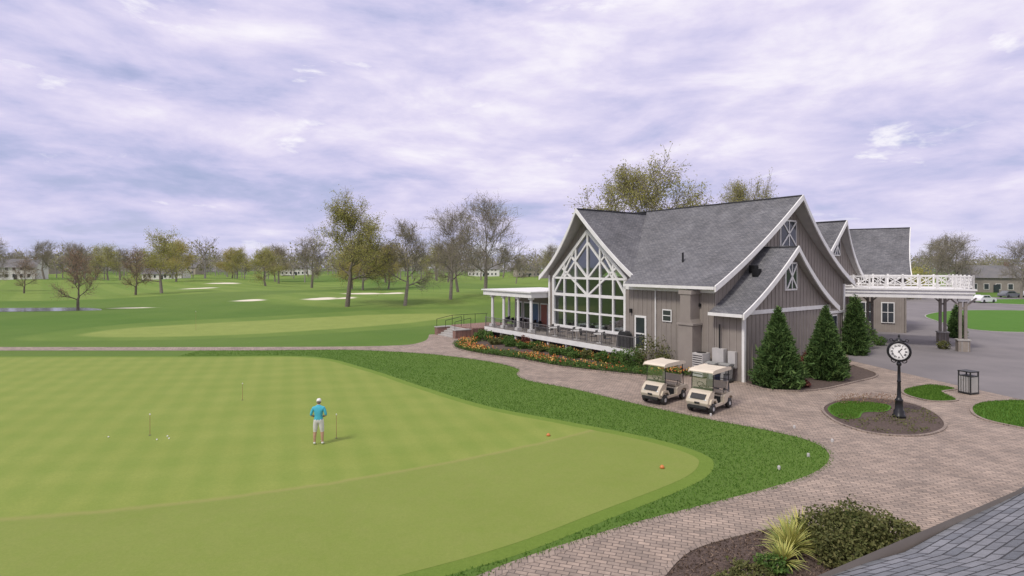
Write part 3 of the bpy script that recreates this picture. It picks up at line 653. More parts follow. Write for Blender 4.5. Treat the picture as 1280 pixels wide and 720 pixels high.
conifer('evergreen_tree',15.5,32.6,4.6,1.4); conifer('evergreen_tree',19.6,35.0,4.45,1.25); conifer('evergreen_tree',27.2,44.4,4.7,.95,7000,.5)
conifer('evergreen_tree',43.6,54.9,3.2,.8,2500,.6)

# deciduous trees
def grow(seed,Ht,spread,trunkfrac=.28,leafn=14,leafs=.11,leafmat_='bud',bark='bark',levels=4,nlimb=8,jit=.5,tr=None,rmin=.022):
    r_=random.Random(seed); ns=np.random.RandomState(seed); mb=MB(); tips=[]
    def br(p,d,L,r,lv):
        ns_=3 if lv<levels else 2
        r=max(r,rmin)
        n=7 if lv==0 else(5 if lv==1 else 3)
        for i in range(ns_):
            nd=d+Vector((r_.gauss(0,.17),r_.gauss(0,.17),r_.gauss(0,.1)+.05)); nd.normalize(); q=p+nd*L/ns_
            r2=r*(1-.5*(i+1)/ns_) if lv<levels else r*(1-.6*(i+1)/ns_)
            ra=r*(1-.5*i/ns_); mb.cyl(p,q,ra,r2,n,1,False); p=q;d=nd
            if lv>=levels-1: tips.append((p.copy(),L))
            if lv<levels:
                k=2 if lv>1 else 2+(i>0)
                for c in range(k):
                    az=r_.random()*6.283; s_=r_.uniform(.55,1.0)
                    o=Matrix.Rotation(az,3,d)@d.orthogonal().normalized()
                    nd2=(d*(1-s_*.45)+o*s_*.8+Vector((0,0,.12))).normalized()
                    br(p,nd2,L*r_.uniform(.5,.76),r2*.68,lv+1)
    H0=Ht*trunkfrac; tr0=tr or Ht*.022
    top=Vector((r_.gauss(0,.02)*Ht,r_.gauss(0,.02)*Ht,H0)); mb.cyl((0,0,-.3),top,tr0*1.25,tr0,9,1,False)
    p=top; rad=tr0
    for i in range(nlimb):
        f=i/(nlimb-1); az=i*2.4+r_.uniform(-.4,.4); el=.35+f*.95
        nd=Vector((math.cos(az)*math.cos(el),math.sin(az)*math.cos(el),math.sin(el)))
        L_=(spread*(1-f*.25)*.62)*r_.uniform(.85,1.12)+(Ht-p.z)*.12*f
        br(p.copy(),nd,L_,rad*.5,1)
        q=p+Vector((r_.gauss(0,.1),r_.gauss(0,.1),(Ht*.8-H0)/nlimb)); r2=rad*.84; mb.cyl(p,q,rad,r2,7,1,False); p=q;rad=r2
    br(p,Vector((0,0,1)),Ht*.2,rad*.8,2)
    C=[]
    for tp,L_ in tips:
        if r_.random()<.25: continue
        m_=leafn*r_.uniform(.2,1.6); m_=int(m_)+(r_.random()<m_%1)
        if m_: C.append(np.array(tp)+ns.normal(size=(m_,3))*jit)
    if C: 
        C=np.concatenate(C); mb.quads(leafq(C,leafs,.6,ns),0)
    zs=[v_[2] for v_ in mb.V]; k=Ht/np.percentile(zs,99.7)
    mb.V=[(a*k,b*k,c*k) for a,b,c in mb.V]
    return mb.mesh('tree_mesh_%d'%seed,[M[leafmat_],M[bark]])
TM={'big':grow(1,17,8.4,.3,4.5,.08,'bud','bark',4,10,.35,rmin=.022),
    'bare':grow(2,16,7.5,.27,1.0,.07,'budg','barkl',4,10,.3,rmin=.024),
    'bare2':grow(3,16,9.0,.25,.9,.07,'budg','barkl',4,10,.3,rmin=.024),
    'red':grow(4,11,5.2,.2,5,.06,'budr','bark',3,10,.4,rmin=.03),
    'yel':grow(5,14,8.0,.2,15,.11,'budy','barkl',3,10,.6,rmin=.035),
    'olive':grow(6,15,8.0,.22,11,.10,'bud','barkl',3,10,.5,rmin=.035),
    'crown':grow(8,22,11,.3,3.4,.10,'bud','barkl',4,12,.4,rmin=.035)}
def tree(kind,x,y,h,rz=None,name='budding_tree',wide=1):
    o=bpy.data.objects.new(name,TM[kind]); scene.collection.objects.link(o); base={'big':17,'bare':16,'bare2':16,'red':11,'yel':14,'olive':15,'crown':22}[kind]
    s_=h/base; o.location=(x,y,float(H(x,y))); o.scale=(s_*wide,s_*wide,s_); o.rotation_euler=(0,0,rng.random()*6.28 if rz is None else rz)
for k,x_,y_,h_,wd_ in [('big',-26.8,91,18.4,1.0),('bare',-17.8,93,14.2,.95),('bare2',-11.2,102,17,.9),('bare2',-5.5,115,20,.95),('bare',-13,135,14,1.1),('olive',-88,200,14,1.3),('bare',-68,190,17.5,1.1),
    ('olive',-82.6,132,15,1.1),('yel',-135,225,17,1),('red',-69,89,9.8,1),('red',-84,125,10.8,1),('bare',-192,230,16,1.1),('olive',-186,258,17,1.1),('yel',-44,165,15,1),('yel',-50,175,14,1),('yel',-38,172,14,1),('yel',-110,260,16,1),
    ('bare',1.4,200,10,1),('bare2',16,220,15,1),('bare',-140,150,15,1),('red',-122,140,9,1),('bare',-24,210,15,1.1),('olive',-32,240,16,1.1),('bare2',119,150,16,1),('bare',128,165,15,1),('bare2',110,121,13,1),
    ('yel',96,180,14,1),('crown',20.8,86,22.8,1.15),('crown',43.5,103,22.8,.7),('bare',-210,300,17,1.1),('olive',-230,310,18,1.1),('yel',-160,320,18,1.1),('bare',-120,330,18,1.1),('olive',20,300,16,1.1),('bare',-5,310,17,1.1),('bare2',-100,240,17,1.1),('bare',-160,205,15,1.1),('bare2',-215,210,18,1.1),('bare',-52,230,16,1.1),('yel',-75,270,16,1.1),('bare2',-270,280,18,1.1),('olive',-140,285,16,1.1),('bare2',-15,270,16,1.1),('bare',145,190,17,1),('bare2',35,260,17,1)]:
    tree(k,x_,y_,h_,None,'budding_tree' if k not in('bare','bare2') else 'bare_tree',wd_)
for x_,y_,r,h in [(80,118,3,5),(86,122,3.5,6),(76,124,3,5.5),(92,134,4,6),(100,139,4,6.5),(88,144,3.5,7)]:
    mb=MB(); mb.quads(leafq(cloud((x_,y_,h*.5),(r,r,h*.55),1500,hollow=.3),.18)); 
    for k in range(7):
        a=rng.random()*6.28; mb.cyl((x_,y_,0),(x_+math.cos(a)*r*.5,y_+math.sin(a)*r*.5,h*.7),.1,.03,4,1,False)
    mb.build('large_shrub',[M['bud'],M['bark']],(x_,y_,0))
mb=MB(); rs=np.random.RandomState(3)
for i in range(430):
    yy=rs.uniform(330,600) ; xx=rs.uniform(-1.15,1.15)*yy
    if i<60: yy=rs.uniform(250,330); xx=rs.uniform(-1.1,-.1)*yy
    h=rs.uniform(10,20); r=h*rs.uniform(.32,.5); zb=float(H(xx,yy))
    mb.cyl((xx,yy,zb),(xx,yy,zb+h*.7),.3,.1,4,1,False)
    for k in range(22):
        a=rs.rand()*6.28; z0=h*rs.uniform(.22,.7); rr=r*rs.uniform(.3,1.1); e_=Vector((xx+math.cos(a)*rr,yy+math.sin(a)*rr,zb+z0+h*rs.uniform(.2,.36))); b_=Vector((xx,yy,zb+z0)); mb.cyl(b_,e_,.12,.04,3,1,False)
        for j in range(2):
            q_=b_.lerp(e_,rs.uniform(.4,.8)); mb.cyl(q_,q_+Vector((rs.normal()*1.4,rs.normal()*1.4,abs(rs.normal())*1.6+.4)),.07,.03,3,1,False)
    for k in range(6):
        a=rs.rand()*6.28; cc=(xx+math.cos(a)*r*.55,yy+math.sin(a)*r*.55,zb+h*rs.uniform(.45,.85)); mb.quads(leafq(cloud(cc,(r*.6,r*.6,h*.22),int(rs.uniform(6,44)),hollow=.1,rs=rs),.36,.6,rs),0)
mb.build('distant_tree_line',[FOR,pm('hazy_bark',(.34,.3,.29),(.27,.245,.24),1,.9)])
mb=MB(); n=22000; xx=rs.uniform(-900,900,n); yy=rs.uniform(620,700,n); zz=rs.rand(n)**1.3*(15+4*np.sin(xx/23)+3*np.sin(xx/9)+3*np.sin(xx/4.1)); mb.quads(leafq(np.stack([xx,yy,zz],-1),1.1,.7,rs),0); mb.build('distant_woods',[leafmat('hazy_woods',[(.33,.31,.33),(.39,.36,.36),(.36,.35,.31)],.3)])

# ------------------------------------------------------------------ distant houses
def house(x,y,w,d,h,rh,rz,wall,roof):
    e=empty('house',(x,y,float(H(x,y))-.1),rz); m_=MB()
    m_.box(-w/2,w/2,-d/2,d/2,0,h,0)
    for s_ in(-1,1):
        m_.poly([(-w/2-.4,s_*(d/2+.5),h-.2),(w/2+.4,s_*(d/2+.5),h-.2),(w/2+.4,0,h+rh),(-w/2-.4,0,h+rh)],1)
        m_.poly([(s_*w/2,-d/2,h),(s_*w/2,d/2,h),(s_*w/2,0,h+rh-.1)],0)
    for i in range(int(w/2.6)):
        a=-w/2+1.3+i*2.6
        for z in ((1,),(1,4))[h>4.5]:
            m_.box(a-.6,a+.6,-d/2-.08,-d/2-.02,z-.1,z+1.5,2); m_.box(a-.5,a+.5,-d/2-.1,-d/2-.081,z,z+1.4,3)
    m_.box(-.6,.6,-d/2-.12,-d/2-.101,0,2.2,3); m_.box(w*.3,w*.3+.8,-.4,.4,h,h+rh+.8,4)
    lchild(m_,'house_body',[wall,roof,M['white'],M['glassd'],M['redbrick']],e)
HW=pm('white_house_siding',(.78,.76,.73),(.68,.66,.64),2,.7); HT=pm('tan_house_siding',(.4,.34,.29),(.34,.3,.26),2,.7); HR=pm('house_roof_shingles',(.14,.14,.145),(.18,.17,.17),.5,.9)
house(-208,238,14,10,5.2,3.5,.25,HW,HR); house(-185,300,20,10,3,3,.1,HW,HR); house(-230,395,22,11,5,4,-.1,HT,HR); house(-150,390,20,11,5,4,.3,HW,HR); house(-20,400,22,11,5.2,4,0,HW,HR); house(-320,380,20,10,5,4,0,HT,HR); house(10,380,16,10,5,4,.3,HT,HR)
house(131,154,12,9,4.2,3.2,-.35,M['siding'],HR); house(150,158,10,8,3,2.8,-.35,M['siding'],HR)

# ------------------------------------------------------------------ golf carts
CB=pm('cart_body_paint',(.60,.52,.41),(.56,.49,.39),2,.3); CR=pm('cart_canopy',(.74,.65,.52),(.68,.6,.48),2,.4); SEAT=pm('cart_seat_vinyl',(.42,.36,.29),(.36,.31,.25),5,.5)
def cart(x,y,rz,bag):
    e=empty('golf_cart',(x,y,.01),rz,1.07)
    b=MB(); b.prism([(1.18,.34),(1.24,.5),(1.15,.72),(.92,.93),(.66,1.0),(.58,.92),(.66,.6),(.62,.3),(.9,.3)],-.5,.5)
    b.prism([(-.22,.3),(-.22,.6),(-.3,.66),(-1.1,.7),(-1.24,.62),(-1.26,.4),(-1.15,.34)],-.44,.44)
    for s_ in(-1,1):
        b.prism([(-.22,.28),(.66,.28),(.66,.36),(-.22,.36)],s_*.54-.03,s_*.54+.03)
        b.prism([(-.22,.3),(-.22,.62),(-.3,.68),(-1.1,.72),(-1.26,.6),(-1.26,.45),(-1.12,.42),(-1.04,.54),(-.82,.6),(-.6,.54),(-.5,.36)],s_*.56-.05 if s_<0 else .44,s_*.56+.05 if s_>0 else -.44)
        b.prism([(.5,.42),(.62,.58),(.98,.6),(1.12,.45),(1.12,.5),(1.0,.66),(.6,.64),(.46,.46)],s_*.5-.09,s_*.5+.09)
    lchild(b,'body',[CB],e,bevel=.03)
    f=MB(); f.box(-.24,.66,-.51,.51,.26,.33); f.box(-1.2,1.15,-.35,.35,.2,.27); f.box(1.1,1.27,-.42,.42,.26,.38); f.box(-1.34,-1.24,-.45,.45,.3,.42)
    f.prism([(.62,.92),(.7,1.03),(.6,1.06),(.52,.95)],-.46,.46); f.box(-.215,-.2,-.42,.42,.34,.6)
    f.prism([(.645,.36),(.66,.6),(.6,.9),(.56,.9),(.6,.6),(.6,.36)],-.46,.46)
    f.prism([(1.205,.66),(1.02,.86),(1.035,.875),(1.22,.675)],-.34,.34)
    lchild(f,'chassis',[M['black']],e,bevel=.01)
    s=MB(); s.box(-.72,-.2,-.5,.5,.7,.82); s.prism([(-.74,.86),(-.66,.86),(-.76,1.2),(-.85,1.2)],-.5,.5); lchild(s,'seat',[SEAT],e,bevel=.04)
    r=MB(); r.prism([(-1.0,1.78),(-.98,1.85),(-.7,1.89),(.55,1.89),(.82,1.86),(.88,1.78)],-.58,.58); lchild(r,'roof_canopy',[CR],e,bevel=.04)
    st=MB()
    for s_ in(-1,1):
        st.cyl((.72,s_*.5,.95),(.68,s_*.5,1.8),.022,n=6); st.cyl((-.95,s_*.5,.65),(-.85,s_*.5,1.8),.022,n=6)
        st.cyl((-.8,s_*.5,.8),(-.35,s_*.53,.98),.018,n=6); st.cyl((-.35,s_*.53,.98),(-.3,s_*.53,.78),.018,n=6)
    st.cyl((.66,-.25,.92),(.36,-.25,1.12),.02,n=6); ax=Matrix.Rotation(R(-62),3,'Y'); st.torus((.35,-.25,1.13),.16,.014,ax,18,6)
    st.box(-1.3,-1.05,-.42,.42,.6,.64); st.cyl((-1.1,-.42,1.25),(-1.1,.42,1.25),.015,n=6)
    lchild(st,'frame',[M['dark']],e)
    w=MB(); w.poly([(.74,-.48,1.0),(.74,.48,1.0),(.69,.48,1.76),(.69,-.48,1.76)]); lchild(w,'windshield',[M['glass']],e)
    wh=MB(); ax=Matrix.Rotation(R(90),3,'X')
    for xx,yy in((.82,.5),(.82,-.5),(-.82,.52),(-.82,-.52)):
        prof_=[(.1,-.09),(.19,-.09),(.225,-.065),(.23,0),(.225,.065),(.19,.09),(.1,.09)]
        wh.lathe((xx,yy,.23),prof_,20,0,ax); wh.lathe((xx,yy,.23),[(.001,.07),(.06,.075),(.11,.055),(.13,.08)],16,1,ax); wh.lathe((xx,yy,.23),[(.001,-.07),(.06,-.075),(.11,-.055),(.13,-.08)],16,1,ax)
    lchild(wh,'wheels',[M['black'],M['white']],e,True)
    l=MB()
    for s_ in(-1,1): l.ell((1.17,s_*.34,.64),(.035,.08,.05),6,0); l.box(-1.275,-1.25,s_*.42-.06,s_*.42+.06,.48,.56,1)
    l.box(1.235,1.25,-.12,.12,.46,.54,2); lchild(l,'lights',[M['white'],pm('tail_light',(.4,.02,.02),(.3,.02,.02),5,.3),M['black']],e,True)
    if bag:
        g_=MB()
        for s_,c_ in((-.22,0),(.22,1)):
            g_.cyl((-1.2,s_,.62),(-1.32,s_,1.42),.12,.14,12,c_); g_.torus((-1.32,s_,1.42),.13,.02,None,12,6,2)
            for k in range(7):
                a=k*.9; px,py=-1.32+.07*math.cos(a),s_+.07*math.sin(a); g_.cyl((px,py,1.4),(px-.04,py,1.62+.04*(k%3)),.008,n=5,m=3); g_.ell((px-.045,py,1.64+.04*(k%3)),(.035,.05,.03),4,2)
        lchild(g_,'golf_bags',[pm('navy_bag',(.03,.04,.08),(.04,.05,.1),5,.6),pm('grey_bag',(.2,.2,.21),(.25,.25,.25),5,.6),M['black'],M['dark']],e)
cart(7.95,29.3,math.atan2(-.76,-.8),False); cart(9.7,27.5,math.atan2(-.76,-.75),True)

# ------------------------------------------------------------------ street clock
ce=empty('post_clock',(17.9,25.9,.03))
ce.rotation_euler=(0,0,math.atan2(25.9,17.9)-math.pi/2)
k=MB(); k.lathe((0,0,0),[(.001,0),(.27,0),(.27,.1),(.22,.14),(.22,.3),(.17,.36),(.15,.75),(.17,.8),(.12,.86),(.085,.95),(.07,1.6),(.075,1.62),(.095,1.66),(.07,1.7),(.055,2.35),(.1,2.42),(.1,2.5),(.05,2.56),(.05,2.65)],24)
k.lathe((0,0,3.05),[(.001,-.13),(.40,-.13),(.46,-.15),(.48,-.11),(.48,.11),(.46,.15),(.40,.13),(.001,.13)],40,0,Matrix.Rotation(R(90),3,'X'))
k.box(-.26,.26,-.1,.1,3.5,3.56); k.lathe((0,0,3.5),[(.16,0),(.13,.1),(.05,.15),(.03,.2),(.05,.24),(.035,.29),(.001,.36)],16)
for s_ in(-1,1):
    k.torus((s_*.2,0,2.62),.1,.018,Matrix.Rotation(R(90),3,'X'),16,6); k.torus((s_*.3,0,3.55),.06,.015,Matrix.Rotation(R(90),3,'X'),14,6)
lchild(k,'post_and_case',[M['dark']],ce,True)
DW=pm('clock_dial_white',(.85,.85,.83),(.8,.8,.78),3,.4)
for sg in(-1,1):
    q=MB(); q.lathe((0,sg*.137,3.05),[(.001,0),(.375,0),(.375,.006)],40,0,Matrix.Rotation(R(90),3,'X'))
    for i in range(60):
        a=i*math.pi/30; L_=.03 if i%5 else .05; s0=Vector((math.sin(a),0,math.cos(a))); o=Vector((0,sg*.142,3.05)); q.beam(o+s0*(.365-L_),o+s0*.365,.006,.012 if i%5 else .02,1,up=(0,1,0))
    o=Vector((0,sg*.147,3.05))
    for a,L_,w_ in((R(40*(-sg)),.19,.035),(R(150*(-sg)),.29,.024)):
        s0=Vector((math.sin(a),0,math.cos(a))); q.beam(o-s0*.05,o+s0*L_,w_,.008,1,up=(0,1,0))
    lchild(q,'dial',[DW,M['black']],ce)
    for i,tx_ in enumerate(['XII','I','II','III','IIII','V','VI','VII','VIII','IX','X','XI']):
        cu=bpy.data.curves.new('numeral','FONT'); cu.body=tx_; cu.size=.105; cu.align_x='CENTER'; cu.align_y='CENTER'; cu.extrude=.002; cu.offset=.003
        to=bpy.data.objects.new('numeral',cu); scene.collection.objects.link(to); to.parent=ce; cu.materials.append(M['black'])
        a=i*math.pi/6; to.location=(math.sin(a)*.265*(-sg),sg*.145,3.05+math.cos(a)*.265)
        to.rotation_euler=(Matrix.Rotation(0 if sg<0 else math.pi,4,'Z')@Matrix.Rotation(R(90),4,'X')@Matrix.Rotation(-a,4,'Z')).to_euler()

def bin_(x,y,h,w,rz,name,body):
    e=empty(name,(x,y,.02),rz); b=MB(); b.box(-w/2+.03,w/2-.03,-w/2+.03,w/2-.03,.08,h*.78,0)
    for i in range(7):
        a=-w/2+.04+(w-.08)*i/6
        for s_ in(-1,1): b.box(a-.022,a+.022,s_*w/2-.015,s_*w/2+.015,.1,h*.78,1); b.box(s_*w/2-.015,s_*w/2+.015,a-.022,a+.022,.1,h*.78,1)
    for sx in(-1,1):
        for sy in(-1,1): b.box(sx*w/2-.03,sx*w/2+.03,sy*w/2-.03,sy*w/2+.03,0,h*.95,0)
    b.box(-w/2-.04,w/2+.04,-w/2-.04,w/2+.04,h*.95,h,0); b.box(-w/2-.02,w/2+.02,-w/2-.02,w/2+.02,h*.76,h*.8,0); b.box(-w/2-.02,w/2+.02,-w/2-.02,w/2+.02,.02,.1,0)
    lchild(b,'bin_body',[M['black'],body],e,bevel=.01)
bin_(25.1,30.8,1.25,.6,.3,'litter_bin',M['soffit'])
def wbin(x,y,rz):
    e=empty('wheeled_bin',(x,y,.02),rz); b=MB(); b.hexa([(-.22,-.25,.08),(.22,-.25,.08),(.22,.25,.08),(-.22,.25,.08),(-.28,-.32,1.0),(.28,-.32,1.0),(.28,.32,1.0),(-.28,.32,1.0)])
    b.prism([(-.3,1.0),(.3,1.0),(.3,1.06),(0,1.12),(-.3,1.08)],-.34,.36); b.cyl((-.24,.3,.1),(.24,.3,.1),.1,n=14,m=1); b.cyl((-.25,.4,1.0),(.25,.4,1.0),.02,n=6,m=1)
    lchild(b,'bin_shell',[pm('grey_plastic',(.28,.28,.27),(.24,.24,.23),3,.5),M['black']],e,bevel=.02)
x_,y_=sw(-1.3,-.75); wbin(x_,y_,R(-145)); x_,y_=sw(-.55,-1.0); wbin(x_,y_,R(-150))

WI=pm('patio_furniture_white',(.66,.65,.63),(.58,.57,.55),4,.5)
def table(s_,w_,mt=WI):
    q=TB(Vector((s_,w_,1.0))); e=empty('patio_table',tuple(q)); b=MB(); b.cyl((0,0,.7),(0,0,.74),.5,n=20); b.cyl((0,0,0),(0,0,.7),.04,n=8); b.cyl((0,0,0),(0,0,.03),.28,n=14); lchild(b,'table',[mt],e)
def chair(s_,w_,rz,mt=WI):
    q=TB(Vector((s_,w_,1.0))); e=empty('patio_chair',tuple(q),rz); b=MB(); b.box(-.24,.24,-.24,.24,.42,.46); b.hexa([(-.24,.2,.46),(.24,.2,.46),(.24,.24,.46),(-.24,.24,.46),(-.24,.28,.95),(.24,.28,.95),(.24,.32,.95),(-.24,.32,.95)])
    for a in(-.22,.22):
        for c in(-.22,.22): b.cyl((a,c,0),(a,c,.44),.018,n=6)
        b.beam((a,-.22,.65),(a,.25,.65),.04,.03); b.cyl((a,-.22,.44),(a,-.22,.65),.015,n=6)
    lchild(b,'chair',[mt],e)
for s_ in(10.3,13,15.8): table(s_,-.1); chair(s_-.85,-.1,R(60),M['dark']); chair(s_+.85,0,R(-120),M['dark'])
for s_ in(19.9,22.2,24.3): table(s_,1.2,M['dark']); chair(s_-.85,1.1,R(60),M['dark']); chair(s_+.85,1.2,R(-120),M['dark']); chair(s_,.3,R(-30),M['dark'])
q=TB(Vector((7.3,-.45,1.0))); e=empty('covered_grill',tuple(q),R(-55)); b=MB(); b.hexa([(-.6,-.33,.05),(.6,-.33,.05),(.6,.33,.05),(-.6,.33,.05),(-.55,-.3,.85),(.55,-.3,.85),(.55,.3,.85),(-.55,.3,.85)]); b.prism([(-.38,.85),(.38,.85),(.36,1.05),(.22,1.2),(-.22,1.2),(-.36,1.05)],-.3,.3); lchild(b,'grill_cover',[M['black']],e,bevel=.04)

def car(x,y,rz,paint):
    e=empty('parked_car',(x,y,.02),rz); b=MB(); b.prism([(2.2,.3),(2.25,.6),(2.05,.8),(1.1,.92),(-1.7,.98),(-2.15,.92),(-2.25,.55),(-2.2,.3)],-.88,.88); b.prism([(1.0,.9),(.35,1.4),(-1.2,1.43),(-1.85,.95)],-.76,.76,0); lchild(b,'car_body',[paint],e,bevel=.07)
    g_=MB(); g_.prism([(.85,.95),(.3,1.34),(-.3,1.36),(-.3,.95)],-.775,.775); g_.prism([(-.38,.95),(-.38,1.36),(-1.15,1.36),(-1.6,1.0)],-.775,.775); g_.hexa([(1.03,-.68,.93),(1.03,.68,.93),(.4,.62,1.38),(.4,-.62,1.38),(1.06,-.68,.93),(1.06,.68,.93),(.43,.62,1.38),(.43,-.62,1.38)]); lchild(g_,'car_windows',[M['glassd']],e)
    w=MB(); ax=Matrix.Rotation(R(90),3,'X')
    for xx in(1.4,-1.4):
        for yy in(.82,-.82): w.lathe((xx,yy,.33),[(.001,-.11),(.2,-.1),(.3,-.1),(.33,-.06),(.33,.06),(.3,.1),(.2,.1),(.001,.11)],18,0,ax)
    lchild(w,'car_wheels',[M['black']],e,True)
PW=pm('white_car_paint',(.75,.75,.76),(.7,.7,.72),2,.25); PG=pm('grey_car_paint',(.2,.21,.23),(.18,.19,.2),2,.25)
car(91,108,R(20),PW); car(112,126,R(10),PG); car(118,127,R(8),PW)

def pin(x,y,h):
    b=MB(); b.cyl((x,y,0),(x,y,h),.012,.009,6,0); b.cyl((x,y,h),(x,y,h+.05),.022,.022,8,1); b.cyl((x,y,.009),(x,y,.012),.054,n=14,m=2); b.build('practice_pin',[pm('pin_paint',(.35,.22,.1),(.3,.2,.1),5,.5),M['white'],M['black']],(x,y,0))
pin(-15.0,23.2,.85); pin(-14.1,29.3,.85); pin(-7.15,22.8,.95); pin(-35,62,2)
for x_,y_ in((-16.5,22.9),(-14.3,22.55),(-13.9,22.7),(-14.15,23.0)):
    b=MB(); b.ell((x_,y_,.03),(.03,.03,.03),6); b.build('golf_ball',[M['white']],(x_,y_,0),True)
OR=pm('orange_marker_paint',(.6,.2,.05),(.5,.17,.04),5,.4)
for x_,y_ in((1.5,23.1),(5.2,19.4)):
    b=MB(); b.lathe((x_,y_,0),[(.001,.008),(.075,.01),(.085,.05),(.06,.09),(.03,.12),(.001,.125)],14); b.build('tee_marker',[OR],(x_,y_,0),True)
for x_,y_ in((12.2,24.2),(12.75,22.3),(9.3,26.2),(6.9,29.1),(10.9,20.6),(9.2,19.3)):
    b=MB(); b.lathe((x_,y_,0),[(.05,0),(.05,.1),(.04,.13),(.001,.135)],12); b.build('path_light',[M['soffit']],(x_,y_,0),True)

# ------------------------------------------------------------------ golfer
def skin(vs,es,rad,sub=2,root=0):
    me=bpy.data.meshes.new('sk'); me.from_pydata([tuple(v_) for v_ in vs],es,[]); ob=bpy.data.objects.new('sk',me); scene.collection.objects.link(ob)
    ob.modifiers.new('s','SKIN'); 
    for i,r in enumerate(rad):
        d_=me.skin_vertices[0].data[i]; d_.radius=r if isinstance(r,tuple) else (r,r); d_.use_root=(i==root)
    s=ob.modifiers.new('u','SUBSURF'); s.levels=sub; s.render_levels=sub
    dg=bpy.context.evaluated_depsgraph_get(); m2=bpy.data.meshes.new_from_object(ob.evaluated_get(dg))
    V_=[v_.co.copy() for v_ in m2.vertices]; F_=[tuple(p_.vertices) for p_ in m2.polygons]
    bpy.data.objects.remove(ob); bpy.data.meshes.remove(m2); return V_,F_
gp=empty('golfer',(-7.6,22.0,.008),R(6))
J=dict(pel=(0,0,.96),waist=(0,0,1.08),chest=(0,.01,1.28),uch=(0,0,1.42),neck=(0,.02,1.53),head=(0,.05,1.61))
names=['pel','waist','chest','uch','neck','head']; vs=[J[n_] for n_ in names]; rad=[(.165,.125),(.155,.12),(.185,.13),(.15,.105),(.058,.058),(.065,.07)]
es=[(0,1),(1,2),(2,3),(3,4),(4,5)]; lab={}
lab[(0,1)]='shirt';lab[(1,2)]='shirt';lab[(2,3)]='shirt';lab[(3,4)]='skin';lab[(4,5)]='skin'
def add(p,r,par,l):
    vs.append(p);rad.append(r);i=len(vs)-1;es.append((par,i));lab[(par,i)]=l;return i
for s_ in(-1,1):
    a=add((s_*.19,0,1.43),.07,3,'shirt'); b_=add((s_*.245,-.01,1.31),.062,a,'shirt'); c_=add((s_*.29,-.02,1.16),.05,b_,'shirt'); c2=add((s_*.20,.10,1.09),.043,c_,'skin'); d_=add((s_*.06,.25,1.02),.03,c2,'skin')
    h=add((s_*.095,0,.90),(.115,.12),0,'short'); t_=add((s_*.12,.01,.68),.10,h,'short'); k_=add((s_*.135,.015,.5),.075,t_,'short'); cf=add((s_*.145,-.01,.34),.062,k_,'skin'); an=add((s_*.15,-.01,.11),.042,cf,'skin'); 
    an2=add((s_*.15,-.01,.06),.045,an,'shoe'); add((s_*.165,.12,.045),.042,an2,'shoe'); add((s_*.15,-.06,.045),.035,an2,'shoe')
Vb,Fb=skin(vs,es,rad)
mb=MB(); mb.V=[tuple(v_) for v_ in Vb]; mb.F=list(Fb); mi={'skin':0,'shirt':1,'short':2,'shoe':3}
for f in Fb:
    c=sum((Vb[i] for i in f),Vector())/len(f); best=9;bl='shirt'
    for e_ in es:
        a=Vector(vs[e_[0]]);b_=Vector(vs[e_[1]]);t_=max(0,min(1,(c-a).dot(b_-a)/((b_-a).length_squared))); 
        ra=rad[e_[0]];rb=rad[e_[1]];ra=ra[0] if isinstance(ra,tuple) else ra;rb=rb[0] if isinstance(rb,tuple) else rb
        dd=(c-(a+(b_-a)*t_)).length/(ra+(rb-ra)*t_)
        if dd<best: best=dd;bl=lab[e_]
    if c.z<1.0 and bl=='shirt' and abs(c.x)<.2: bl='short'
    mb.MI.append(mi[bl]); mb.UV.append(None)
GS=pm('golfer_shirt',(.07,.45,.58),(.055,.37,.48),8,.8); GT=pm('golfer_shorts',(.66,.64,.61),(.58,.56,.54),6,.85); GW=pm('golfer_shoes',(.78,.78,.77),(.68,.68,.67),8,.5)
lchild(mb,'body',[M['skin'],GS,GT,GW],gp,True)
hb=MB(); hb.ell((0,.055,1.665),(.076,.095,.115),10,0); hb.ell((0,.15,1.655),(.014,.022,.022),5,0)
for s_ in(-1,1): hb.ell((s_*.078,.045,1.655),(.012,.02,.032),5,0); hb.ell((s_*.03,.138,1.68),(.012,.01,.007),5,3); hb.ell((s_*.03,.142,1.68),(.005,.008,.006),4,1)
hb.ell((0,.142,1.612),(.024,.01,.007),5,2); hb.ell((0,.035,1.675),(.079,.09,.1),8,4)
hb.lathe((0,.055,1.69),[(.088,-.005),(.089,.03),(.078,.07),(.05,.098),(.001,.108)],20,5,None,(1,1.15)); hb.ell((0,.16,1.695),(.072,.085,.01),8,5)
lchild(hb,'head',[M['skin'],M['black'],pm('lips',(.4,.16,.13),(.35,.14,.12),9,.5),M['white'],pm('grey_hair',(.22,.19,.16),(.16,.14,.12),30,.8),M['white']],gp,True)
hm=MB(); gx,gy=0,.29
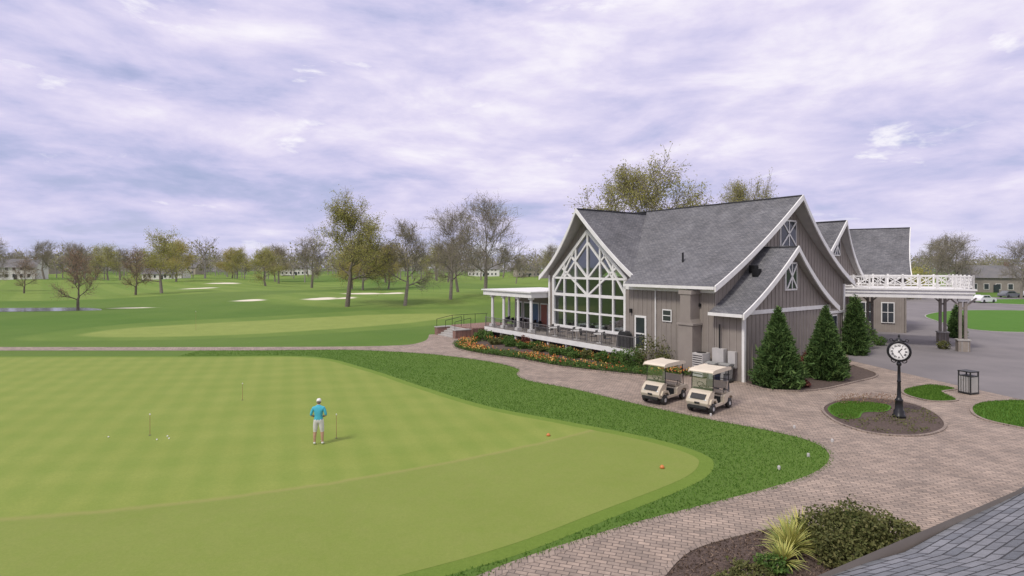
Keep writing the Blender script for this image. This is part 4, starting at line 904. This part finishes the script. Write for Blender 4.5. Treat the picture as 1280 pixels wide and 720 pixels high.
for s_,zc in((-1,1.0),(1,.93)):
    w=Vector((s_*.06,.25,1.02)); pa=Vector((s_*.035,.275,zc+.01)); V_,F_=skin([w,(w+pa)/2,pa],[(0,1),(1,2)],[.027,.03,.032],1); o=len(hm.V); hm.V+=[tuple(v_) for v_ in V_]; hm.F+=[tuple(o+i for i in f) for f in F_]; hm.MI+=[0]*len(F_); hm.UV+=[None]*len(F_)
    for k_,L_ in enumerate((.9,1.05,1.0,.8)):
        z=zc+.03-k_*.019; r=.024*L_; pts=[Vector((s_*.035,.27,z)),Vector((gx+s_*.026,gy+.02,z-.002)),Vector((gx,gy+r+.006,z-.005)),Vector((gx-s_*.022*L_,gy+.008,z-.006))]
        V_,F_=skin(pts,[(0,1),(1,2),(2,3)],[.010,.0095,.009,.0075],1); o=len(hm.V); hm.V+=[tuple(v_) for v_ in V_]; hm.F+=[tuple(o+i for i in f) for f in F_]; hm.MI+=[0]*len(F_); hm.UV+=[None]*len(F_)
    pts=[Vector((s_*.03,.262,zc+.02)),Vector((s_*.008,.262,zc+.035)),Vector((-s_*.006,.268,zc-.01))]
    V_,F_=skin(pts,[(0,1),(1,2)],[.012,.011,.009],1); o=len(hm.V); hm.V+=[tuple(v_) for v_ in V_]; hm.F+=[tuple(o+i for i in f) for f in F_]; hm.MI+=[0]*len(F_); hm.UV+=[None]*len(F_)
lchild(hm,'hands',[M['skin']],gp,True)
pt=MB(); pt.cyl((0,.29,1.06),(0.01,.33,.82),.013,.011,8,0); pt.cyl((.01,.33,.82),(.03,.44,.03),.006,.006,6,1); pt.box(-.02,.08,.42,.46,0.004,.03,1); lchild(pt,'putter',[M['black'],M['soffit']],gp)

# ------------------------------------------------------------------ camera, light, sky
cam=bpy.data.cameras.new('camera'); co=bpy.data.objects.new('camera',cam); scene.collection.objects.link(co)
co.location=(0,0,7); co.rotation_euler=(R(90),0,0); cam.sensor_width=36; cam.lens=36*700/1280; cam.shift_y=-27/1280; cam.clip_end=5000; cam.clip_start=.1; scene.camera=co
sun=bpy.data.lights.new('sun','SUN'); so=bpy.data.objects.new('sun',sun); scene.collection.objects.link(so); sun.energy=2.3; sun.angle=R(10); sun.color=(1,.94,.84)
SE,SA=R(50),R(225)
dv=Vector((math.sin(SA)*math.cos(SE),math.cos(SA)*math.cos(SE),math.sin(SE))); so.rotation_euler=dv.to_track_quat('Z','Y').to_euler()
wd=bpy.data.worlds.new('World'); scene.world=wd; wd.use_nodes=True; nt=wd.node_tree; bg=nt.nodes['Background']
sky=N(nt,'ShaderNodeTexSky',sky_type='NISHITA'); sky.sun_disc=False; sky.sun_elevation=SE; sky.sun_rotation=SA
tc=N(nt,'ShaderNodeTexCoord'); sp=N(nt,'ShaderNodeSeparateXYZ'); nt.links.new(tc.outputs['Generated'],sp.inputs[0])
zz=math_(nt,'ADD',math_(nt,'MAXIMUM',sp.outputs[2],0.0),.16)
cx=math_(nt,'DIVIDE',sp.outputs[0],zz); cy=math_(nt,'DIVIDE',sp.outputs[1],zz); cb=N(nt,'ShaderNodeCombineXYZ'); nt.links.new(cx,cb.inputs[0]); nt.links.new(cy,cb.inputs[1])
def mapped(off,sc):
    mp=N(nt,'ShaderNodeMapping'); mp.inputs['Scale'].default_value=sc; mp.inputs['Location'].default_value=off; nt.links.new(tc.outputs['Generated'],mp.inputs[0]); return mp.outputs[0]
n1=noise(nt,1.5,10,.58,cb.outputs[0],.3); n2=noise(nt,.5,4,.5,cb.outputs[0],.6)
sc=(3.4,3.4,11); n3=noise(nt,1.0,11,.58,mapped((0,0,0),sc),.25); n3b=noise(nt,1.0,5,.55,mapped((-.05,0,.26),sc),.25)
f=math_(nt,'ADD',math_(nt,'ADD',math_(nt,'MULTIPLY',n1,.32),math_(nt,'MULTIPLY',n2,.33)),math_(nt,'MULTIPLY',n3,.35))
f=math_(nt,'ADD',f,math_(nt,'MULTIPLY',math_(nt,'SUBTRACT',sp.outputs[2],.18),.16)); f=math_(nt,'ADD',f,math_(nt,'MULTIPLY',sp.outputs[0],.035))
f=math_(nt,'ADD',f,math_(nt,'MULTIPLY',math_(nt,'SUBTRACT',n3,n3b),.24))
cc=ramp(nt,f,[(.34,(.42,.46,.72)),(.42,(.53,.54,.79)),(.48,(.66,.63,.86)),(.54,(.78,.73,.92)),(.60,(.90,.86,.97)),(.68,(1.03,1.0,1.03))])
# isolated small bright cumulus puffs
pf=noise(nt,1.0,9,.6,mapped((3.7,1.2,5.1),(5.5,5.5,17)),.3); pf2=contrast(nt,pf,.60,.68); cc=mixc(nt,math_(nt,'MULTIPLY',pf2,.75),cc,(1.0,.98,1.02))
hz=contrast(nt,sp.outputs[2],.0,.10); cc=mixc(nt,hz,mixc(nt,.45,cc,(.64,.66,.86)),cc)
sk=mixc(nt,1.0,sky.outputs[0],(.1,.1,.1),'MULTIPLY')
cov=contrast(nt,f,.36,.44); full=mixc(nt,math_(nt,'ADD',math_(nt,'MULTIPLY',cov,.2),.8),sk,cc)
nt.links.new(full,bg.inputs['Color']); bg.inputs['Strength'].default_value=1.0
scene.view_settings.view_transform='Standard'; scene.view_settings.look='None'; scene.view_settings.exposure=0
